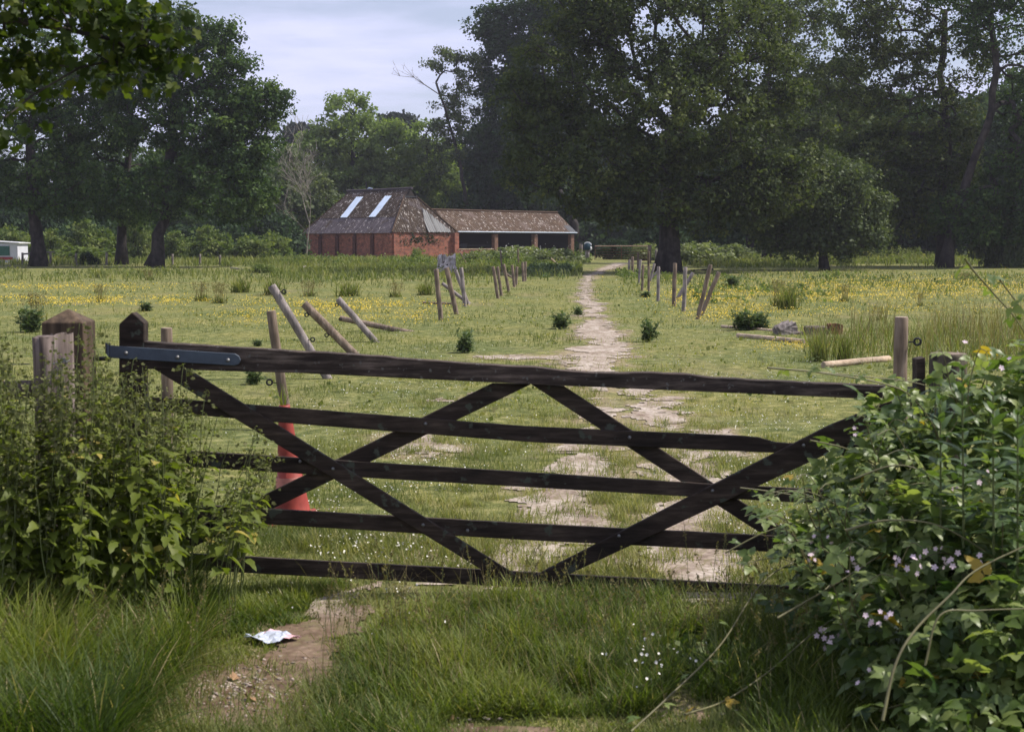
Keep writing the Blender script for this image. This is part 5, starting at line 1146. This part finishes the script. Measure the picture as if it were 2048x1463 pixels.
def nettles():
    leafp, leafd, leafn, leafs, leaft = [], [], [], [], []; tp, td, ts_ = [], [], []; S0, S1, SR = [], [], []
    def stem(x, y, H, lean, big=1.0, bare=.12):
        z = gz(x, y); n = int(H / .052); a0 = rng.uniform(0, 6.28); prev = np.array([x, y, z]); ld = np.array([lean[0], lean[1], 0])
        for k in range(1, n + 1):
            t = k / n; p = np.array([x, y, z]) + np.array([0, 0, H * t]) + ld * H * t * t + rng.normal(0, .004, 3)
            S0.append(prev); S1.append(p); SR.append(.004 * (1 - .6 * t)); prev = p
            if t < bare: continue
            dens = 1 if t > .3 else rng.random() < .5
            if not dens: continue
            a = a0 + k * math.pi / 2
            L_ = big * (.082 * math.sin(math.pi * min(1, .15 + t * .8)) * rng.uniform(.75, 1.15) + .02) * (1 if t < .8 else .55)
            for s in (0, math.pi):
                if rng.random() < .1: continue
                d = np.array([math.cos(a + s), math.sin(a + s), .15 - .6 * (1 - t) + rng.normal(0, .25)]); off = norm(d * [1, 1, .3]) * .02
                leafp.append(p + off); leafd.append(d); leafn.append(np.array([0, 0, 1]) + rng.normal(0, .3, 3)); leafs.append(L_); leaft.append(np.clip(.25 + .45 * t + rng.normal(0, .15), 0, .92) if rng.random() > .025 else .985)
                if t > .55:
                    for _ in range(5):
                        dd = np.array([math.cos(a + s + rng.normal(0, .5)), math.sin(a + s + rng.normal(0, .5)), -.5]); q = p + dd * rng.uniform(.01, .055); tp.append(q); td.append(dd + rng.normal(0, .5, 3)); ts_.append(rng.uniform(.012, .024))
    def region(pxs, Ys, tops, n, lean, big=1.0, bare=.12):
        for _ in range(n):
            px_ = rng.uniform(*pxs); Y = rng.uniform(*Ys); t = (px_ - pxs[0]) / (pxs[1] - pxs[0]); tpx = tops[0] * (1 - t) + tops[1] * t + abs(rng.normal(0, 70))
            p = P(px_, tpx, Y); H = p.z - gz(p.x, Y)
            if H < .25: continue
            lx = lean[0] + rng.normal(0, .06); stem(p.x - lx * H, Y - lean[1] * H, H, (lx, lean[1]), big, bare)
    region((-250, 50), (5.6, 6.5), (630, 660), 36, (.0, 0), .8)
    region((20, 215), (5.5, 6.1), (760, 720), 34, (.0, 0), .8); region((200, 360), (5.7, 6.6), (735, 760), 26, (.03, 0), .85); region((330, 560), (6.0, 6.75), (770, 905), 22, (.20, -.02), 1.0, .42)
    region((60, 160), (5.7, 6.0), (700, 740), 6, (0, 0)); region((-60, 200), (5.6, 6.1), (650, 650), 16, (0.02, 0), .6, .4); region((190, 420), (6.0, 6.6), (690, 730), 12, (.05, 0), .6, .4); region((500, 575), (6.3, 6.7), (830, 930), 5, (.24, 0), .9, .5); region((-250, 120), (5.4, 5.8), (860, 900), 16, (.05, 0), .8); region((170, 200), (5.9, 6.1), (640, 650), 3, (0, 0))
    e = empty('nettle_patch', (-2.0, 6.0, 0)); tag(e, 'tall dense nettle patch crowding the hinge end of the gate', 'nettles', kind='stuff'); b = np.array([-2.0, 6.0, 0])
    scatter('leaves', *NL, np.array(leafp) - b, frames(np.array(leafd), np.array(leafn)), np.array(leafs), np.array(leaft), M_NET, e)
    m = len(tp); scatter('flower_tassels', LEAF4[0], LEAF4[1], np.array(tp) - b, frames(np.array(td), rand_dir(m)), np.array(ts_), rng.random(m) * .9, M_NFL, e)
    V, lp, st = tubes(np.array(S0) - b, np.array(S1) - b, SR, SR, 5); npmesh('stems', V, lp, st, M_STEM, e)
nettles()

BL = toothleaf(.33, 7, .028, .09, .25)
B3 = joinT(offs(*BL, 0, .56, (0, .50, 0)), offs(*BL, 1.3, .46, (-.03, .40, .02)), offs(*BL, -1.3, .46, (.03, .40, .02)), ([(-.008, 0, 0), (.008, 0, 0), (.006, .4, 0), (-.006, .4, 0)], [(0, 1, 2, 3)]))
def flowers(points, parent, loc, r=.020, name='blossom', per=6):
    petal = [(0, 0, 0), (.32, .45, .1), (.26, .9, .16), (0, 1.0, .12), (-.26, .9, .16), (-.32, .45, .1)]
    T = joinT(*[offs(petal, [(0, 1, 2, 3, 4, 5)], k * 2 * math.pi / 5, 1) for k in range(5)])
    for pt in points:
        n = per; pos = np.array(pt) + rng.normal(0, .022, (n, 3)); nn = norm(rand_dir(n) * .6 + [0, -.9, .5])
        scatter(name, *T, pos - loc, frames(rand_dir(n), nn), rng.uniform(r * .6, r, n), None, M_PINK, parent)
def bramble():
    loc = np.array([2.4, 6.0, 0.0]); e = empty('bramble_bush', loc); tag(e, 'large arching bramble bush with pale pink blossom at the right', 'bramble')
    LP, LD, LN, LS, LT = [], [], [], [], []; S0, S1, R0, R1 = [], [], [], []
    # leafy mound: shells of blobs given by picture place and distance
    blobs = [(1760, 960, 6.5, 110, 120, 5), (1900, 900, 6.2, 150, 130, 6), (2050, 860, 6.0, 150, 150, 5), (2160, 760, 6.2, 140, 110, 3), (1700, 1090, 6.2, 130, 110, 6), (1860, 1080, 5.6, 150, 130, 7), (2040, 1080, 5.3, 160, 150, 7), (1670, 1230, 6.0, 100, 80, 3), (1830, 1260, 5.2, 150, 110, 6), (2020, 1280, 4.9, 160, 140, 7), (1940, 1420, 4.7, 170, 100, 5), (2200, 1100, 5.2, 160, 260, 6), (2200, 1400, 4.8, 160, 160, 4), (1790, 830, 6.75, 60, 60, 1.2), (1960, 790, 6.3, 90, 70, 1.6), (1730, 1160, 6.2, 60, 60, 1)]
    for (a, b, Y, rx, ry, w_) in blobs:
        c = np.array(P(a, b, Y)); s = Y / F; n = int(44 * w_)
        d = rand_dir(n); d[:, 1] = -np.abs(d[:, 1]) * np.where(rng.random(n) < .75, 1, -1)
        q = c + d * (rng.uniform(.55, 1.08, n) ** 1)[:, None] * np.array([rx * s, .28, ry * s]); q[:, 2] = np.maximum(q[:, 2], .05)
        out_ = norm(d * [1, 1, .6] + [-.1, -.2, .9])
        LP.append(q); LN.append(norm(out_ * [.7, .7, 1] + .5 * rand_dir(n) + [0, 0, .3])); LD.append(norm(d * [1, .8, .1] + .8 * rand_dir(n) + [0, -.1, -.05])); LS.append(rng.uniform(.07, .16, n)); LT.append(np.clip(.52 + rng.normal(0, .27, n), 0, .92))
        k = 12; S0.append(np.tile(c + [0, .1, -.2], (k, 1)) + rng.normal(0, .08, (k, 3))); S1.append(q[:k]); R0.append(np.full(k, .004)); R1.append(np.full(k, .002))
    def cane(pts, Y, r=.005, leaves=True, sp=.09, sz=.10, tip=True):
        pv = [np.array(P(a, b, y)) for (a, b), y in zip(pts, np.linspace(Y[0], Y[1], len(pts)))]
        # Catmull-Rom
        cp_ = [2 * pv[0] - pv[1]] + pv + [2 * pv[-1] - pv[-2]]; path = []
        for i in range(1, len(cp_) - 2):
            for t in np.linspace(0, 1, 9)[:-1]:
                p0, p1, p2, p3 = cp_[i - 1:i + 3]; path.append(.5 * (2 * p1 + (p2 - p0) * t + (2 * p0 - 5 * p1 + 4 * p2 - p3) * t * t + (3 * p1 - p0 - 3 * p2 + p3) * t ** 3))
        path.append(pv[-1]); path = np.array(path); n = len(path) - 1; rr = np.linspace(r, r * .45, n + 1)
        S0.append(path[:-1]); S1.append(path[1:]); R0.append(rr[:-1]); R1.append(rr[1:])
        if leaves:
            L_ = np.linalg.norm(np.diff(path, axis=0), axis=1).cumsum(); m = max(2, int(L_[-1] / sp))
            for k in range(m):
                i = min(n - 1, int(np.searchsorted(L_, (k + .5) / m * L_[-1]))); tg = norm(path[i + 1] - path[i]); sd = norm(np.cross(tg, [0, 0, 1])) * (1 if k % 2 else -1)
                LP.append((path[i])[None]); LD.append(norm(sd + .5 * tg + rng.normal(0, .3, 3))[None]); LN.append(norm(np.array([0, -.4, 1]) + rng.normal(0, .35, 3))[None]); LS.append(np.array([sz * rng.uniform(.7, 1.15)])); LT.append(np.array([rng.uniform(.4, .9)]))
    cane([(1262, 1462), (1340, 1390), (1440, 1290), (1520, 1170), (1590, 1125), (1700, 1110)], (4.9, 6.0), .0045, sp=.16, sz=.075)
    cane([(1370, 1428), (1450, 1400), (1540, 1340), (1620, 1270), (1720, 1200)], (4.9, 5.8), .0045, sp=.16, sz=.075)
    cane([(1765, 1440), (1790, 1330), (1830, 1260), (1900, 1190), (1960, 1135), (2120, 1060)], (4.4, 4.8), .006, sp=.22, sz=.09)
    cane([(1555, 1235), (1650, 1180), (1760, 1110), (1830, 1060)], (5.2, 5.5), .005, sp=.2, sz=.09)
    cane([(1535, 735), (1640, 745), (1770, 768), (1830, 800), (1880, 880), (1900, 990)], (5.6, 5.9), .0045, sp=.11, sz=.09)
    cane([(1620, 742), (1720, 752), (1850, 770), (1950, 820)], (5.7, 6.0), .0035, sp=.12, sz=.07)
    cane([(1930, 518), (1950, 545), (1990, 590), (2040, 650), (2100, 760)], (5.0, 5.2), .004, sp=.075, sz=.085)
    cane([(2000, 560), (2030, 600), (2090, 680)], (5.0, 5.2), .0035, sp=.09, sz=.08)
    cane([(1450, 1105), (1540, 1060), (1640, 1040), (1760, 1080)], (6.0, 6.1), .004, sp=.12, sz=.085)
    cane([(1480, 975), (1560, 985), (1640, 1000), (1760, 1020)], (6.1, 6.2), .004, sp=.14, sz=.085)
    cane([(1620, 880), (1700, 900), (1800, 960)], (6.2, 6.4), .004, sp=.12, sz=.09)
    cane([(1690, 1060), (1780, 1040), (1900, 1060), (2080, 1180)], (5.0, 5.0), .005, sp=.16, sz=.10)
    cane([(1850, 1330), (1880, 1230), (1960, 1220), (2090, 1215)], (4.5, 4.6), .004, sp=.16, sz=.10)
    cane([(1700, 960), (1790, 930), (1860, 950), (1940, 1010)], (5.3, 5.3), .004, sp=.14, sz=.09)
    for k in range(60):
        a = rng.uniform(1560, 1990); b = rng.uniform(0, 1); top_ = np.interp(a, [1480, 1560, 1640, 1700, 1760, 1850, 1950, 2048], [1200, 1030, 930, 880, 800, 760, 730, 690]); y0 = top_ + b * (1300 - top_) * .8
        Yk = np.interp(y0, [700, 1300], [6.3, 5.1]) + rng.normal(0, .15); l_ = rng.uniform(60, 170); an = rng.uniform(-2.9, -.6) if a > 1650 else rng.uniform(-3.3, -1.6)
        dx, dy = math.cos(an) * l_, math.sin(an) * l_ * .6
        cane([(a + 40, y0 + 60), (a + 20, y0 + 15), (a + 20 + dx * .5, y0 + dy * .8), (a + 20 + dx, y0 + dy + 18)], (Yk, Yk - .15), .0032, sp=.055, sz=rng.uniform(.07, .11))
    A, B_, Ra, Rb = map(np.concatenate, (S0, S1, R0, R1)); V, lp, st = tubes(A - loc, B_ - loc, Ra, Rb, 6); npmesh('canes', V, lp, st, M_CANE, e, smooth=True)
    LPa, LDa, LNa, LSa, LTa = map(np.concatenate, (LP, LD, LN, LS, LT))
    LTa = np.where(rng.random(len(LTa)) < .012, .985, LTa)
    scatter('leaves', *B3, LPa - loc, frames(LDa, LNa), LSa, LTa, M_BRA, e)
    fp = [(1640, 1095, 5.35), (1625, 1115, 5.3), (1700, 1130, 5.2), (1882, 1112, 4.95), (1900, 1118, 4.95), (1830, 1110, 4.9), (1805, 1130, 4.9), (1768, 1232, 4.7), (1750, 1245, 4.7), (1640, 1262, 5.2), (1665, 1270, 5.2), (1962, 1115, 4.9), (1945, 918, 5.4), (1905, 970, 5.2), (1960, 950, 5.2), (1920, 690, 5.7), (2010, 740, 5.6), (1700, 865, 5.9), (1720, 1355, 4.8)]
    for k, (a, b, Y) in enumerate(fp): flowers([P(a, b, Y)], e, loc, .014, per=5 if k < 11 else 2)
bramble()
def herb(px, py, top, Y, H, nm, lab):
    Y -= .45; t = P(px, top, Y); zb = gz(t.x, Y); e = empty('tall_herb', (t.x, Y, zb)); tag(e, lab, 'plant')
    H = t.z - zb; n = int(H / .028); LPx, LDx, LSx = [], [], []
    for k in range(n):
        z = H * (k + 1) / n; f = z / H
        if f < .35: continue
        for q in range(2):
            a = k * 2.4 + q * 1.3 + rng.normal(0, .3); LPx.append([0.02 * math.sin(z * 3), 0, z]); LDx.append([math.cos(a), math.sin(a), .55 + .9 * (f > .9) + rng.normal(0, .15)]); LSx.append(.115 * min(1, (1.1 - f) * 5) * rng.uniform(.7, 1.1))
    n = len(LPx); T = toothleaf(.16, 6, .004, .05, .35)
    scatter('leaves', *T, np.array(LPx), frames(np.array(LDx), rand_dir(n) * .2 + [0, 0, 1]), np.array(LSx), rng.uniform(.35, .9, n), M_HERB, e)
    mb = MB(); mb.tube([(0, 0, -.05), (.01, 0, H * .5), (0.02 * math.sin(H * 3), 0, H)], [.006, .005, .003], 7); mb.build('stem', M_STEM, e)
herb(1932, 0, 742, 5.55, 1, '', 'tallest lance-leaved herb rising in front of the round gatepost')
herb(1992, 0, 790, 5.45, 1, '', 'lance-leaved herb at the right edge of the bramble')
herb(1885, 0, 800, 5.7, 1, '', 'shorter lance-leaved herb just left of the tallest one')
herb(2040, 0, 830, 5.3, 1, '', 'lance-leaved herb cut by the right edge of the view')

# ------------------------------------------------------------------ overhanging tree, top left
def overhang():
    base = Vector((-6.2, 5.4, 0)); base.z = gz(base.x, base.y) - .05; e = empty('overhanging_tree', base); tag(e, 'near tree whose dark lobed leaves hang into the top left corner', 'tree')
    b = np.array(base)
    trunk = [base, Vector((-6.1, 5.4, 1.6)), Vector((-5.7, 5.4, 3.0)), Vector((-4.4, 5.45, 3.1)), Vector((-3.2, 5.5, 2.95)), P(-60, 25, 5.5), P(0, 36, 5.5), P(69, 48, 5.5), P(153, 63, 5.5), P(230, 80, 5.5)]
    blobs = [(110, 25, 0, 130, 40, 1.2), (290, 60, 0, 75, 45), (60, 110, .1, 55, 45), (205, 110, 0, 60, 40), (325, 105, 0, 48, 40), (55, 185, 0, 30, 35, .9), (235, 150, .1, 28, 28, .9), (-60, 60, 0, 80, 90), (360, 70, 0, 28, 25, .8), (5, 234, -.3, 6, 5, .3), (60, -60, .2, 250, 60)]
    cl = blob_clusters(blobs, 5.5, 150, .4)
    Pn, par, r, nk = grow(trunk, cl, .16, .012, .0022, .15)
    r[:nk] = np.array([.17, .15, .12, .07, .04, .019, .016, .013, .010, .007])
    idx = np.arange(1, len(Pn)); V, lp, st = tubes(Pn[par[idx]] - b, Pn[idx] - b, np.minimum(r[par[idx]], np.where(idx < nk, r[par[idx]], r[idx] * 1.3)), r[idx], 8); npmesh('trunk', V, lp, st, M_BARK, e, smooth=True)
    lob = []
    for k in range(30):
        a = k / 30 * 2 * math.pi - math.pi / 2; 
        rr = .30 + .20 * abs(math.cos((a - math.pi / 2) * 2.5)) ** 1.1 + .015 * (k % 2); lob.append((rr * math.cos(a), .45 + rr * math.sin(a), .06 * math.cos(a * 2)))
    lob.append((0, .45, -.03)); LF = [(i, (i + 1) % 30, 30) for i in range(30)]
    per = 9; n = len(cl) * per; ci = np.repeat(np.arange(len(cl)), per); pos = cl[ci] + rng.normal(0, .05, (n, 3))
    scatter('leaves', lob, LF, pos - b, frames(rand_dir(n) * [1, 1, .6] + [0, 0, -.7], rand_dir(n) * .9 + [0, -.3, .6]), rng.uniform(.03, .066, n), np.clip(rng.normal(.38, .22, n), 0, .92), M_MAP, e)
    # upper crown, above the view
    c2 = np.stack([rng.uniform(-9, -1.0, 130), rng.uniform(3.5, 9, 130), rng.uniform(4.4, 8.5, 130)], 1)
    tr2 = [Vector((-5.7, 5.4, 3.0)), Vector((-5.4, 5.5, 4.2)), Vector((-5.2, 5.6, 5.6)), Vector((-5.0, 5.8, 7))]
    Pn, par, r, nk = grow(tr2, c2, .12, .07, .012, .2); idx = np.arange(1, len(Pn)); V, lp, st = tubes(Pn[par[idx]] - b, Pn[idx] - b, np.minimum(r[par[idx]], r[idx] * 1.5), r[idx], 6); npmesh('upper_limbs', V, lp, st, M_BARK, e, smooth=True)
    leaf_cloud('crown', c2 - b, 60, .75, .16, M_MAP, e)
overhang()

# ------------------------------------------------------------------ light summer haze
def haze():
    mb = MB(); mb.box((20, 170, 22), (900, 420, 47)); m, nt = newmat('haze_air'); v = N('ShaderNodeVolumePrincipled', nt); o = N('ShaderNodeOutputMaterial', nt)
    v.inputs['Color'].default_value = (.80, .80, .92, 1); v.inputs['Density'].default_value = .00027; v.inputs['Anisotropy'].default_value = .2; nt.links.new(v.outputs[0], o.inputs['Volume'])
    tag(mb.build('haze', m, None), kind='stuff')
haze()
